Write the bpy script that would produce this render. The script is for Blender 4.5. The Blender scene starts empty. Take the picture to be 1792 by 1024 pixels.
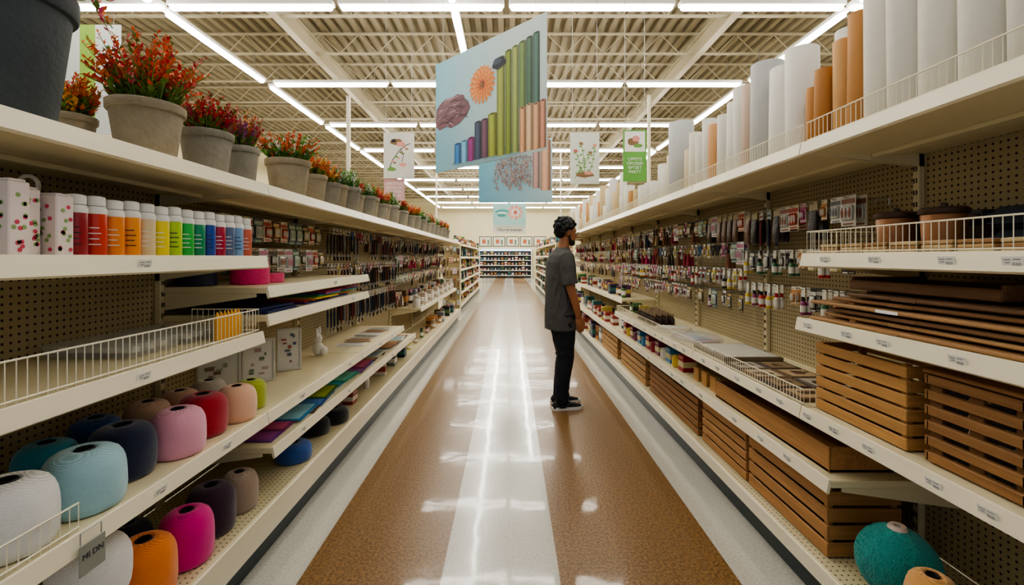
import bpy, bmesh, math, random
from mathutils import Vector, Matrix
random.seed(7)
R=random.Random(11)
S=bpy.context.scene
COL=S.collection
pi=math.pi
def C(h):
    h=h.lstrip('#')
    f=lambda c: c/12.92 if c<=.04045 else ((c+.055)/1.055)**2.4
    return tuple(f(int(h[i:i+2],16)/255) for i in (0,2,4))+(1,)
MATS={}
def mat(col,rough=.5,metal=0,var=.12,scale=9,bump=0,bscale=150,trans=0,emis=0,coat=0,alpha=1,name=None):
    key=(col,rough,metal,var,scale,bump,bscale,trans,emis,coat,alpha)
    if key in MATS: return MATS[key]
    m=bpy.data.materials.new(name or 'paint_'+col.strip('#')); m.use_nodes=True
    nt=m.node_tree; b=nt.nodes['Principled BSDF']; c=C(col)
    tc=nt.nodes.new('ShaderNodeTexCoord')
    nz=nt.nodes.new('ShaderNodeTexNoise'); nz.inputs['Scale'].default_value=scale; nz.inputs['Detail'].default_value=4
    nt.links.new(tc.outputs['Object'],nz.inputs['Vector'])
    mx=nt.nodes.new('ShaderNodeMix'); mx.data_type='RGBA'
    mx.inputs['A'].default_value=tuple(max(0,x*(1-var)) for x in c[:3])+(1,)
    mx.inputs['B'].default_value=tuple(min(1,x*(1+var)) for x in c[:3])+(1,)
    nt.links.new(nz.outputs['Fac'],mx.inputs['Factor'])
    nt.links.new(mx.outputs['Result'],b.inputs['Base Color'])
    b.inputs['Roughness'].default_value=rough; b.inputs['Metallic'].default_value=metal
    b.inputs['Transmission Weight'].default_value=trans
    b.inputs['Coat Weight'].default_value=coat
    b.inputs['Alpha'].default_value=alpha
    if emis:
        b.inputs['Emission Color'].default_value=c; b.inputs['Emission Strength'].default_value=emis
    if bump:
        n2=nt.nodes.new('ShaderNodeTexNoise'); n2.inputs['Scale'].default_value=bscale; n2.inputs['Detail'].default_value=3
        nt.links.new(tc.outputs['Object'],n2.inputs['Vector'])
        bp=nt.nodes.new('ShaderNodeBump'); bp.inputs['Strength'].default_value=bump; bp.inputs['Distance'].default_value=.01
        nt.links.new(n2.outputs['Fac'],bp.inputs['Height']); nt.links.new(bp.outputs['Normal'],b.inputs['Normal'])
    MATS[key]=m
    return m
def yarn(col):
    key=('yarn',col)
    if key in MATS: return MATS[key]
    m=bpy.data.materials.new('wound_yarn'); m.use_nodes=True
    nt=m.node_tree; b=nt.nodes['Principled BSDF']; c=C(col)
    tc=nt.nodes.new('ShaderNodeTexCoord')
    outs=[]
    for rot,sc in (((.3,.2,0),88),((-.32,.1,.4),80)):
        mp=nt.nodes.new('ShaderNodeMapping'); mp.inputs['Rotation'].default_value=rot
        nt.links.new(tc.outputs['Object'],mp.inputs['Vector'])
        w=nt.nodes.new('ShaderNodeTexWave'); w.bands_direction='Z'; w.inputs['Scale'].default_value=sc; w.inputs['Distortion'].default_value=2.5; w.inputs['Detail'].default_value=2; w.inputs['Detail Scale'].default_value=.3
        nt.links.new(mp.outputs['Vector'],w.inputs['Vector']); outs.append(w.outputs['Fac'])
    n0=nt.nodes.new('ShaderNodeTexNoise'); n0.inputs['Scale'].default_value=9; nt.links.new(tc.outputs['Object'],n0.inputs['Vector'])
    cr=nt.nodes.new('ShaderNodeMapRange'); cr.inputs['From Min'].default_value=.45; cr.inputs['From Max'].default_value=.55
    nt.links.new(n0.outputs['Fac'],cr.inputs['Value'])
    mf=nt.nodes.new('ShaderNodeMix'); nt.links.new(cr.outputs[0],mf.inputs['Factor']); nt.links.new(outs[0],mf.inputs['A']); nt.links.new(outs[1],mf.inputs['B'])
    n=nt.nodes.new('ShaderNodeTexNoise'); n.inputs['Scale'].default_value=300; n.inputs['Detail'].default_value=2
    nt.links.new(tc.outputs['Object'],n.inputs['Vector'])
    ad=nt.nodes.new('ShaderNodeMath'); ad.operation='MULTIPLY_ADD'; ad.inputs[1].default_value=.5
    nt.links.new(n.outputs['Fac'],ad.inputs[0]); 
    ml=nt.nodes.new('ShaderNodeMath'); ml.operation='MULTIPLY'; ml.inputs[1].default_value=.6
    nt.links.new(mf.outputs[0],ml.inputs[0]); nt.links.new(ml.outputs[0],ad.inputs[2])
    mx=nt.nodes.new('ShaderNodeMix'); mx.data_type='RGBA'
    mx.inputs['A'].default_value=tuple(x*.62 for x in c[:3])+(1,); mx.inputs['B'].default_value=tuple(min(1,x*1.08) for x in c[:3])+(1,)
    nt.links.new(ad.outputs[0],mx.inputs['Factor']); nt.links.new(mx.outputs['Result'],b.inputs['Base Color'])
    bp=nt.nodes.new('ShaderNodeBump'); bp.inputs['Strength'].default_value=.4; bp.inputs['Distance'].default_value=.003
    nt.links.new(ad.outputs[0],bp.inputs['Height']); nt.links.new(bp.outputs['Normal'],b.inputs['Normal'])
    b.inputs['Roughness'].default_value=.95
    b.inputs['Sheen Weight'].default_value=.35
    MATS[key]=m; return m
def dotmat(name,col,hole,axes,pitch,r,rough=.55):
    m=bpy.data.materials.new(name); m.use_nodes=True
    nt=m.node_tree; b=nt.nodes['Principled BSDF']
    tc=nt.nodes.new('ShaderNodeTexCoord'); sp=nt.nodes.new('ShaderNodeSeparateXYZ')
    nt.links.new(tc.outputs['Object'],sp.inputs[0])
    def mth(op,a,bv=None):
        n=nt.nodes.new('ShaderNodeMath'); n.operation=op
        for i,x in enumerate((a,bv)):
            if x is None: continue
            if isinstance(x,(int,float)): n.inputs[i].default_value=x
            else: nt.links.new(x,n.inputs[i])
        return n.outputs[0]
    q=[]
    for a in axes:
        t=mth('SUBTRACT',mth('FRACT',mth('MULTIPLY',sp.outputs[a],1/pitch)),.5)
        q.append(mth('MULTIPLY',t,t))
    ls=mth('LESS_THAN',mth('ADD',q[0],q[1]),(r/pitch)**2)
    nz=nt.nodes.new('ShaderNodeTexNoise'); nz.inputs['Scale'].default_value=5; nt.links.new(tc.outputs['Object'],nz.inputs['Vector'])
    m0=nt.nodes.new('ShaderNodeMix'); m0.data_type='RGBA'
    c=C(col); m0.inputs['A'].default_value=tuple(x*.85 for x in c[:3])+(1,); m0.inputs['B'].default_value=c
    nt.links.new(nz.outputs['Fac'],m0.inputs['Factor'])
    mx=nt.nodes.new('ShaderNodeMix'); mx.data_type='RGBA'
    nt.links.new(m0.outputs['Result'],mx.inputs['A']); mx.inputs['B'].default_value=C(hole)
    nt.links.new(ls,mx.inputs['Factor']); nt.links.new(mx.outputs['Result'],b.inputs['Base Color'])
    b.inputs['Roughness'].default_value=rough
    return m
def woodmat(col,axis='Y'):
    key=('wood',col,axis)
    if key in MATS: return MATS[key]
    m=bpy.data.materials.new('wood_grain'); m.use_nodes=True
    nt=m.node_tree; b=nt.nodes['Principled BSDF']; c=C(col)
    tc=nt.nodes.new('ShaderNodeTexCoord'); mp=nt.nodes.new('ShaderNodeMapping')
    mp.inputs['Scale'].default_value=(60,3,60) if axis=='Y' else (3,60,60)
    nt.links.new(tc.outputs['Object'],mp.inputs['Vector'])
    nz=nt.nodes.new('ShaderNodeTexNoise'); nz.inputs['Scale'].default_value=1; nz.inputs['Detail'].default_value=5; nz.inputs['Distortion'].default_value=.6
    nt.links.new(mp.outputs['Vector'],nz.inputs['Vector'])
    mx=nt.nodes.new('ShaderNodeMix'); mx.data_type='RGBA'
    mx.inputs['A'].default_value=tuple(x*.55 for x in c[:3])+(1,); mx.inputs['B'].default_value=tuple(min(1,x*1.35) for x in c[:3])+(1,)
    nt.links.new(nz.outputs['Fac'],mx.inputs['Factor']); nt.links.new(mx.outputs['Result'],b.inputs['Base Color'])
    b.inputs['Roughness'].default_value=.65
    MATS[key]=m; return m

class MB:
    def __init__(s): s.v=[];s.f=[];s.m=[];s.sm=[]
    def add(s,vs,fs,mi=0,smooth=False,M=None):
        o=len(s.v)
        if M is not None: vs=[M@Vector(v) for v in vs]
        s.v+=[tuple(v) for v in vs]
        for f in fs: s.f.append([i+o for i in f]); s.m.append(mi); s.sm.append(smooth)
    def box(s,c,d,b=0,mi=0,M=None):
        hx,hy,hz=d[0]/2,d[1]/2,d[2]/2
        b=min(b,hx*.9,hy*.9,hz*.9)
        if b<=0:
            vs=[(c[0]+x*hx,c[1]+y*hy,c[2]+z*hz) for x in(-1,1) for y in(-1,1) for z in(-1,1)]
            s.add(vs,[(0,1,3,2),(4,6,7,5),(0,4,5,1),(2,3,7,6),(0,2,6,4),(1,5,7,3)],mi,False,M); return
        vs=[];ix={}
        for x in(-1,1):
            for y in(-1,1):
                for z in(-1,1):
                    for a in range(3):
                        h=[hx-b,hy-b,hz-b]; h[a]+=b
                        ix[(x,y,z,a)]=len(vs); vs.append((c[0]+x*h[0],c[1]+y*h[1],c[2]+z*h[2]))
        fs=[]
        for a in range(3):
            o=[i for i in range(3) if i!=a]
            for sg in(-1,1):
                q=[]
                for u,v in((-1,-1),(1,-1),(1,1),(-1,1)):
                    k=[0,0,0];k[a]=sg;k[o[0]]=u;k[o[1]]=v;q.append(ix[(*k,a)])
                fs.append(q)
            for u in(-1,1):
                for v in(-1,1):
                    k1=[0,0,0];k2=[0,0,0]
                    k1[o[0]]=k2[o[0]]=u;k1[o[1]]=k2[o[1]]=v;k1[a]=-1;k2[a]=1
                    fs.append([ix[(*k1,o[0])],ix[(*k2,o[0])],ix[(*k2,o[1])],ix[(*k1,o[1])]])
        for x in(-1,1):
            for y in(-1,1):
                for z in(-1,1): fs.append([ix[(x,y,z,a)] for a in range(3)])
        s.add(vs,fs,mi,False,M)
    def lathe(s,prof,c=(0,0,0),n=24,mi=0,M=None,smooth=True,rip=None,cap=True):
        vs=[];fs=[]
        for r,z in prof:
            for i in range(n):
                a=2*pi*i/n
                rr=r*(1+(rip(a,z) if rip else 0))
                vs.append((c[0]+rr*math.cos(a),c[1]+rr*math.sin(a),c[2]+z))
        k=len(prof)
        for j in range(k-1):
            for i in range(n):
                fs.append((j*n+i,j*n+(i+1)%n,(j+1)*n+(i+1)%n,(j+1)*n+i))
        if cap:
            fs.append(list(range(n))[::-1]); fs.append([(k-1)*n+i for i in range(n)])
        s.add(vs,fs,mi,smooth,M)
    def tube(s,pts,r,n=6,mi=0,smooth=True,M=None):
        pts=[Vector(p) for p in pts]; k=len(pts)
        rs=r if isinstance(r,(list,tuple)) else [r]*k
        vs=[];fs=[]
        up=None
        for j,p in enumerate(pts):
            t=(pts[min(j+1,k-1)]-pts[max(j-1,0)]).normalized()
            if up is None:
                up=Vector((0,0,1)) if abs(t.z)<.9 else Vector((1,0,0))
            a=t.cross(up)
            if a.length<1e-4: a=t.cross(Vector((0,1,0)))
            a.normalize(); b=a.cross(t).normalized(); up=b
            for i in range(n):
                an=2*pi*i/n
                vs.append(p+a*rs[j]*math.cos(an)+b*rs[j]*math.sin(an))
        for j in range(k-1):
            for i in range(n): fs.append((j*n+i,j*n+(i+1)%n,(j+1)*n+(i+1)%n,(j+1)*n+i))
        fs.append(list(range(n))[::-1]); fs.append([(k-1)*n+i for i in range(n)])
        s.add(vs,fs,mi,smooth,M)
    def loft(s,rings,n=28,mi=0,M=None,e=1.0):
        vs=[];fs=[]
        for (z,cx,cy,rx,ry) in rings:
            for i in range(n):
                a=2*pi*i/n; ca,sa=math.cos(a),math.sin(a)
                vs.append((cx+rx*math.copysign(abs(ca)**e,ca),cy+ry*math.copysign(abs(sa)**e,sa),z))
        k=len(rings)
        for j in range(k-1):
            for i in range(n): fs.append((j*n+i,j*n+(i+1)%n,(j+1)*n+(i+1)%n,(j+1)*n+i))
        fs.append(list(range(n))[::-1]); fs.append([(k-1)*n+i for i in range(n)])
        s.add(vs,fs,mi,True,M)
    def ell(s,c,r,n=16,mi=0,M=None):
        k=n//2
        prof=[(max(.001,math.sin(pi*j/k)),-math.cos(pi*j/k)) for j in range(k+1)]
        vs=[];fs=[]
        for rr,z in prof:
            for i in range(n):
                a=2*pi*i/n; vs.append((c[0]+r[0]*rr*math.cos(a),c[1]+r[1]*rr*math.sin(a),c[2]+r[2]*z))
        for j in range(k):
            for i in range(n): fs.append((j*n+i,j*n+(i+1)%n,(j+1)*n+(i+1)%n,(j+1)*n+i))
        fs.append(list(range(n))[::-1]); fs.append([k*n+i for i in range(n)])
        s.add(vs,fs,mi,True,M)
    def prism(s,pts,z0,z1,mi=0,M=None):
        n=len(pts)
        vs=[(x,y,z0) for x,y in pts]+[(x,y,z1) for x,y in pts]
        fs=[list(range(n))[::-1],[n+i for i in range(n)]]+[(i,(i+1)%n,n+(i+1)%n,n+i) for i in range(n)]
        s.add(vs,fs,mi,False,M)
    def obj(s,name,mats,parent=None,loc=(0,0,0),recalc=True):
        me=bpy.data.meshes.new(name); me.from_pydata(s.v,[],s.f)
        if not isinstance(mats,(list,tuple)): mats=[mats]
        for m in mats: me.materials.append(m)
        me.polygons.foreach_set('material_index',s.m)
        me.polygons.foreach_set('use_smooth',s.sm)
        if recalc:
            bm=bmesh.new(); bm.from_mesh(me); bmesh.ops.recalc_face_normals(bm,faces=bm.faces); bm.to_mesh(me); bm.free()
        if any(s.sm): me.set_sharp_from_angle(angle=math.radians(45))
        o=bpy.data.objects.new(name,me); COL.objects.link(o)
        if parent: o.parent=parent
        o.location=loc
        return o
def tag(o,label,cat,group=None,kind=None):
    o['label']=label; o['category']=cat
    if group: o['group']=group
    if kind: o['kind']=kind
    return o
def empty(name,loc=(0,0,0),label='',cat='',group=None,rz=0):
    o=bpy.data.objects.new(name,None); o.empty_display_size=.05; COL.objects.link(o)
    o.location=loc; o.rotation_euler=(0,0,rz)
    return tag(o,label,cat,group)
KC={}
def KIDS(o):
    if o.name not in KC: KC[o.name]=list(o.children)
    return KC[o.name]
def clone(src,loc,rz=0,sc=1,label=None):
    def rec(o,p):
        n=o.copy(); COL.objects.link(n)
        if p: n.parent=p
        for ch in KIDS(o): rec(ch,n)
        return n
    n=rec(src,None); n.location=loc; n.rotation_euler=(0,0,rz); n.scale=(sc,sc,sc) if not isinstance(sc,tuple) else sc
    if label: n['label']=label
    return n
P={}
def place(key,builder,loc,rz=0,sc=1,label=None,group=None):
    if key not in P:
        o=P[key]=builder(); o.location=loc; o.rotation_euler=(0,0,rz); o.scale=(sc,sc,sc) if not isinstance(sc,tuple) else sc
        KIDS(o)
        if label: o['label']=label
    else: o=clone(P[key],loc,rz,sc,label)
    if group: o['group']=group
    return o
def text(body,size,m,parent,loc,rot,name='lettering',ext=.0008,align='CENTER'):
    cu=bpy.data.curves.new('t','FONT'); cu.body=body; cu.size=size; cu.extrude=ext; cu.align_x=align; cu.align_y='CENTER'
    t=bpy.data.objects.new('t',cu); COL.objects.link(t)
    bpy.context.view_layer.update()
    me=bpy.data.meshes.new_from_object(t.evaluated_get(bpy.context.evaluated_depsgraph_get()))
    bpy.data.objects.remove(t)
    me.materials.clear(); me.materials.append(m)
    o=bpy.data.objects.new(name,me); COL.objects.link(o); o.parent=parent; o.location=loc; o.rotation_euler=rot
    return o

# ---------------------------------------------------------------- materials
CREAM=mat('#ded2ae',.38,0,.06,3,name='cream_painted_metal')
CREAM2=mat('#e9e0c6',.35,0,.05,3)
WIRE=mat('#ece4cc',.35,0,.04,3)
DARK=mat('#15171a',.5,0,.2)
WHITE=mat('#ecebe7',.5,0,.05)
STEEL=mat('#a8a8a6',.3,.9,.05)
CLEAR=mat('#eef0ee',.2,0,.03,trans=.5,alpha=.4,name='clear_plastic')
PEG=dotmat('pegboard','#b3a37e','#201b12',(1,2),.0254,.0046)
DECK=dotmat('perforated_deck','#d4c8a2','#5d523a',(0,1),.025,.004,.45)
BLACK=mat('#0b0b0d',.4,0,.2)

# ---------------------------------------------------------------- room
def structure(o,label,cat): return tag(o,label,cat,kind='structure')
def floormat(name,c1,c2,rough,sp,coat):
    m=bpy.data.materials.new(name); m.use_nodes=True; nt=m.node_tree; b=nt.nodes['Principled BSDF']
    tc=nt.nodes.new('ShaderNodeTexCoord')
    n1=nt.nodes.new('ShaderNodeTexNoise'); n1.inputs['Scale'].default_value=sp; n1.inputs['Detail'].default_value=2; n1.inputs['Roughness'].default_value=.7
    nt.links.new(tc.outputs['Object'],n1.inputs['Vector'])
    cr=nt.nodes.new('ShaderNodeValToRGB'); cr.color_ramp.elements[0].position=.38; cr.color_ramp.elements[1].position=.62
    cr.color_ramp.elements[0].color=C(c1); cr.color_ramp.elements[1].color=C(c2)
    nt.links.new(n1.outputs['Fac'],cr.inputs['Fac'])
    br=nt.nodes.new('ShaderNodeTexBrick'); br.offset=0; br.inputs['Scale'].default_value=1; br.inputs['Brick Width'].default_value=.3; br.inputs['Row Height'].default_value=.3; br.inputs['Mortar Size'].default_value=.001
    br.inputs['Color1'].default_value=(1,1,1,1); br.inputs['Color2'].default_value=(.97,.97,.97,1); br.inputs['Mortar'].default_value=(.88,.88,.88,1)
    nt.links.new(tc.outputs['Object'],br.inputs['Vector'])
    mx=nt.nodes.new('ShaderNodeMix'); mx.data_type='RGBA'; mx.blend_type='MULTIPLY'; mx.inputs['Factor'].default_value=.5
    nt.links.new(cr.outputs['Color'],mx.inputs['A']); nt.links.new(br.outputs['Color'],mx.inputs['B'])
    nt.links.new(mx.outputs['Result'],b.inputs['Base Color'])
    n2=nt.nodes.new('ShaderNodeTexNoise'); n2.inputs['Scale'].default_value=4.5; n2.inputs['Detail'].default_value=2
    nt.links.new(tc.outputs['Object'],n2.inputs['Vector'])
    bp=nt.nodes.new('ShaderNodeBump'); bp.inputs['Strength'].default_value=.07; bp.inputs['Distance'].default_value=.02
    nt.links.new(n2.outputs['Fac'],bp.inputs['Height']); nt.links.new(bp.outputs['Normal'],b.inputs['Normal']); nt.links.new(bp.outputs['Normal'],b.inputs['Coat Normal'])
    b.inputs['Roughness'].default_value=rough
    b.inputs['Coat Weight'].default_value=coat; b.inputs['Coat Roughness'].default_value=.06
    return m
FB=floormat('brown_speckled_tile','#5f4526','#926e42',.33,75,.3)
FL=floormat('light_waxed_tile','#b8b5aa','#c8c5bb',.2,80,.35)
f=MB()
xs=[-9,-.92,-.30,.22,1.0,9]
for i in range(5):
    f.add([(xs[i],-1.5,0),(xs[i+1],-1.5,0),(xs[i+1],32,0),(xs[i],32,0)],[(0,1,2,3)],i%2)
structure(f.obj('floor',[FL,FB],recalc=False),'waxed vinyl floor with brown lanes and pale stripes','floor')
c=MB()
prof=[]
x=-9
while x<9:
    prof+=[(x,5.5),(x+.09,5.5),(x+.11,5.58),(x+.18,5.58)]; x+=.2
prof.append((9,5.5))
vs=[];fs=[]
for (px,pz) in prof: vs+=[(px,-1.5,pz),(px,32,pz)]
for i in range(len(prof)-1): fs.append((2*i,2*i+1,2*i+3,2*i+2))
c.add(vs,fs)
CEIL=mat('#968b72',.6,0,.12,2,name='ceiling_deck_paint')
structure(c.obj('ceiling',CEIL,recalc=False),'corrugated beige steel roof deck','ceiling')
WALL=mat('#e0d6b2',.7,0,.05,1,name='cream_wall_paint')
for nm,cc,d in (('wall_left',(-9.1,15.2,2.79),(.2,33.6,5.58)),('wall_right',(9.1,15.2,2.79),(.2,33.6,5.58)),('wall_back',(0,32.1,2.79),(18.4,.2,5.58))):
    m=MB(); m.box(cc,d,0); structure(m.obj(nm,WALL),'plain cream painted store wall','wall')
JM=mat('#bcb299',.5,0,.1,3,name='joist_paint')
def b_joist():
    m=MB()
    for z in (5.46,5.1):
        m.box((0,0,z),(17.9,.05,.028))
    n=52; w=17.8/n
    pts=[(-8.9+i*w,0,5.11 if i%2 else 5.45) for i in range(n+1)]
    for i in range(n):
        m.tube([pts[i],pts[i+1]],.010,4)
    o=m.obj('roof_joist',JM); return tag(o,'beige open-web steel bar joist under the roof deck','joist','roof joists')
y=4.4
while y<31.5:
    place('joist',b_joist,(0,y,0)); y+=1.3
for gx in (-3.55,3.4):
    m=MB(); 
    m.box((0,15,5.34),(.12,32,.03)); m.box((0,15,5.06),(.12,32,.03)); m.box((0,15,5.2),(.02,32,.28))
    tag(m.obj('roof_girder',JM,loc=(gx,0,0)),'long beige steel girder beneath the roof joists','girder','roof girders')
TUBE=mat('#fffaf0',.3,0,0,emis=30,name='fluorescent_tube')
HOUS=mat('#f2f2ee',.4,0,.03)
LL=2.12
def b_light():
    e=empty('ceiling_light',(0,0,0),'white linear fluorescent strip light hung from the joists','light','linear strip lights')
    m=MB(); m.box((0,0,.055),(LL,.11,.06),.01); m.obj('housing',HOUS,e)
    m=MB(); m.box((0,0,0),(LL-.05,.085,.05),.02); m.obj('light_tube',TUBE,e)
    for sx in(-.8,.8):
        m=MB(); m.tube([(sx,0,.08),(sx,0,.5)],.005,5); m.obj('suspension_rod',STEEL,e)
    return e
LZ=4.6
for k in range(-2,10):
    Y=5.86+2.62*k
    nx=6 if k==0 else 4
    x0=-4.42 - (LL+.06 if k==0 else 0)
    for i in range(nx):
        place('light',b_light,(x0+LL/2+.05+i*(LL+.06),Y,LZ))
for X in(-4.5,-.72,4.4,.66):
    for k in range(-1,9):
        if X==.66 and k<3: continue  # row right of centre is added, hidden behind the banners, for its floor reflection
        place('light',b_light,(X,5.86+2.62*k+1.31,LZ+.001),pi/2,(1.12,1,1))

# ---------------------------------------------------------------- shelving
def tagmesh():
    m=MB(); m.box((0,0,0),(.002,.05,.028),0,0)
    for i in range(5): m.box((-.0012,-.016+i*.004,-.005),(.001,.0012,.008),0,1)
    for i in range(2): m.box((-.0012,.012,.006-i*.007),(.001,.016-.005*i,.002),0,1)
    m.box((-.0012,-.010,.007),(.001,.016,.002),0,1)
    return m
TAGM=[mat('#e9e7de',.4,0,.03),mat('#7d8288',.6,0,.1)]
tm=tagmesh(); _t=tm.obj('price_tag',TAGM); TAGME=_t.data; bpy.data.objects.remove(_t)
def fence(parent,loc,side,xe,y0,y1,z,h,ends=(False,True),depth=.3,step=.024):
    m=MB()
    X=xe+side*.012
    n=int((y1-y0)/step)
    for i in range(n+1):
        yy=y0+(y1-y0)*i/n; m.tube([(X,yy,z),(X,yy,z+h)],.0016,4)
    for zz in (z+h,z+.012): m.tube([(X,y0,zz),(X,y1,zz)],.0028,5)
    for e,yy in zip(ends,(y0,y1)):
        if e:
            k=int(depth/step)
            for i in range(k+1):
                xx=X+side*depth*i/k; m.tube([(xx,yy,z),(xx,yy,z+h)],.0016,4)
            for zz in(z+h,z+.012): m.tube([(X,yy,zz),(X+side*depth,yy,zz)],.0028,5)
    return m.obj('wire_fence',WIRE,parent,loc)
def shelf(root,side,xe,xb,y0,y1,z,fen=0,tags=0,fends=(False,True),name='shelf',thick=.028,fy=None):
    L=tuple(-v for v in root.location)
    m=MB()
    cx=(xe+xb)/2; w=abs(xb-xe)
    m.box((cx,(y0+y1)/2,z-thick/2),(w,y1-y0-.006,thick),.003)
    m.box((cx,(y0+y1)/2,z-thick-.008),(.05,y1-y0-.04,.016),.002)
    for yy in(y0+.012,y1-.012):
        xi=xe+side*.05
        vs=[(xi,yy-.003,z-thick),(xb,yy-.003,z-thick),(xb,yy-.003,z-.11),(xi,yy-.003,z-.045)]
        vs+= [(a,b+.006,c_) for a,b,c_ in vs]
        m.add(vs,[(0,1,2,3),(7,6,5,4),(0,4,5,1),(1,5,6,2),(2,6,7,3),(3,7,4,0)])
    o=m.obj(name,CREAM,root,L)
    r=MB()
    s=-side
    pts=[(xe,z+.006),(xe+s*.006,z+.004),(xe+s*.016,z-.046),(xe+s*.006,z-.052),(xe,z-.03)]
    vs=[(a,y0+.003,b) for a,b in pts]+[(a,y1-.003,b) for a,b in pts]; n=len(pts)
    r.add(vs,[list(range(n)),[n+i for i in range(n)][::-1]]+[(i,(i+1)%n,n+(i+1)%n,n+i) for i in range(n)])
    r.obj('price_rail',CREAM2,o)
    if fen: 
        a,b=fy or (y0+.01,y1-.01)
        fence(o,(0,0,0),side,xe,a,b,z,fen,fends)
    for i in range(tags):
        t=bpy.data.objects.new('price_tag',TAGME); COL.objects.link(t); t.parent=o
        yy=y0+(i+.5+R.uniform(-.3,.3))*(y1-y0)/tags
        t.location=(xe+s*.0135,yy,z-.022); t.rotation_euler=(0,0,0 if side>0 else pi)
        t.rotation_euler.rotate_axis('Y', -.2)
    return o
def gondola(side,xe,xb,y0,y1,ztop,zb,bays,label):
    root=empty('gondola_shelving',((xe+xb)/2,(y0+y1)/2,0),label,'shelving','gondola shelving runs')
    L=tuple(-v for v in root.location)
    m=MB(); m.box((xb+side*.012,(y0+y1)/2,(zb+ztop)/2),(.02,y1-y0,ztop-zb)); m.obj('pegboard_panel',PEG,root,L)
    m=MB(); m.box((xe+side*.04+ (xb-xe-side*.04)/2,(y0+y1)/2,.07),(abs(xb-xe)-.04,y1-y0,.14),.004); m.obj('kick_plate',mat('#17262b',.4),root,L)
    for b in bays:
        m=MB(); m.box((xb-side*.012,b,(zb+ztop)/2),(.028,.03,ztop-zb),.003)
        z=zb+.08
        while z<ztop-.05:
            m.box((xb-side*.027,b-.006,z),(.003,.004,.02),0,1); m.box((xb-side*.027,b+.006,z),(.003,.004,.02),0,1); z+=.05
        m.obj('upright',[CREAM,DARK],root,L)
    m=MB(); m.box(((xe+xb)/2,(y0+y1)/2,zb-.008),(abs(xb-xe),y1-y0,.016),.003); d=m.obj('base_deck',DECK,root,L)
    m=MB(); m.box((xe-side*.004,(y0+y1)/2,(zb+.12)/2+.0),(.012,y1-y0,zb-.13),.003); m.obj('base_rail',CREAM2,d)
    return root
LX,LB=-1.12,-1.62; RX,RB=1.23,1.73
Lb=[.75,2.1,3.45,4.8,6.15,7.5,8.85,10.2]
GL=gondola(-1,LX,LB,.75,10.2,1.71,.26,Lb,'long cream metal gondola run with pegboard back and yarn')
for a,b in zip(Lb,Lb[1:]):
    shelf(GL,-1,LX,LB-.1,a,b,1.74,tags=0,thick=.045)
shelf(GL,-1,LX,LB,.75,2.1,1.41,tags=1)
shelf(GL,-1,LX,LB,2.1,3.6,1.27,tags=1)
shelf(GL,-1,LX,LB,2.1,3.6,1.14,tags=1)
shelf(GL,-1,LX,LB,.75,2.07,1.07,fen=.105,tags=1)
shelf(GL,-1,LX,LB,.75,2.1,.69,tags=3,fen=.075,fy=(.76,1.2),fends=(False,False))
shelf(GL,-1,LX,LB,2.1,3.45,.69,tags=2)
shelf(GL,-1,LX,LB,3.45,4.8,.69,tags=2)
shelf(GL,-1,LX,LB,2.15,3.75,.51,tags=2)
shelf(GL,-1,LX,LB,3.75,5.4,.51,tags=2)
for a,b in zip(Lb[4:],Lb[5:]): shelf(GL,-1,LX-.08,LB,a,b,.72,tags=2)
Rb=[.75,1.92,3.05,4.18,5.31,6.44,7.57,8.7,9.83,10.96]
GR=gondola(1,RX,RB,.75,10.96,1.85,.2,Rb,'long cream metal gondola run with pegboard back and wooden crafts')
for i,(a,b) in enumerate(zip(Rb,Rb[1:])):
    shelf(GR,1,RX,RB+.1,a,b,1.885,thick=.045,fen=.085 if i<6 else 0,fends=(False,False))
shelf(GR,1,RX,RB,.75,1.92,1.42,fen=.095,tags=5)
shelf(GR,1,RX,RB,.75,1.95,1.15,tags=6)
for i in range(4): shelf(GR,1,RX,RB,Rb[i],Rb[i+1],.78,fen=.07 if i else 0,tags=7 if i==0 else 5,fends=(i==1,i==3))
for a,b in ((1.75,3.05),(3.05,4.18),(4.18,5.31),(5.31,6.44),(6.44,7.57),(7.57,8.7),(8.7,9.83),(9.83,10.96)): shelf(GR,1,RX,RB,a,b,.55,tags=4)
for a,b in zip(Rb[4:],Rb[5:]): shelf(GR,1,RX+.08,RB,a,b,.92,tags=2)

# ---------------------------------------------------------------- generic goods
CN={'#963c34':'red','#b57a3e':'orange','#c8b65e':'yellow','#4f7345':'green','#385a80':'blue','#26324e':'navy','#5f3d5c':'purple','#b5738a':'pink','#d8d0c0':'cream','#33261f':'dark brown','#74787c':'grey','#376e6c':'teal','#b09a78':'tan','#1a1c20':'black','#e4e2dc':'white','#5d4029':'brown'}
pal=list(CN)
def b_carton(c1,c2,w,d,h,nm='carton',lab=None,cat='box',grp='packaged goods'):
    def f():
        m=MB(); m.box((0,0,h/2),(w,d,h),.003,0)
        m.box((0,0,h*.45),(w+.002,d+.002,h*.35),.0005,1)
        m.box((0,0,h*.86),(w+.002,d*.7,h*.06),0,1)
        return tag(m.obj(nm,[mat(c1,.45),mat(c2,.45)]),lab or 'small %s printed carton standing on a shelf'%CN.get(c1,'bright'),cat,grp)
    return f
def b_jar(c1,c2,r,h,nm,lab):
    def f():
        m=MB(); m.lathe([(r*.9,0),(r,.006),(r,h*.7),(r*.75,h*.78)],mi=0,n=14)
        m.lathe([(r*.8,h*.78),(r*.8,h*.98),(r*.74,h)],mi=1,n=14)
        m.lathe([(r*1.01,h*.2),(r*1.01,h*.55)],mi=2,n=14,cap=False)
        return tag(m.obj(nm,[mat(c1,.3),mat(c2,.3),mat('#e8e4da')]),lab,nm,'packaged goods')
    return f
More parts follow.
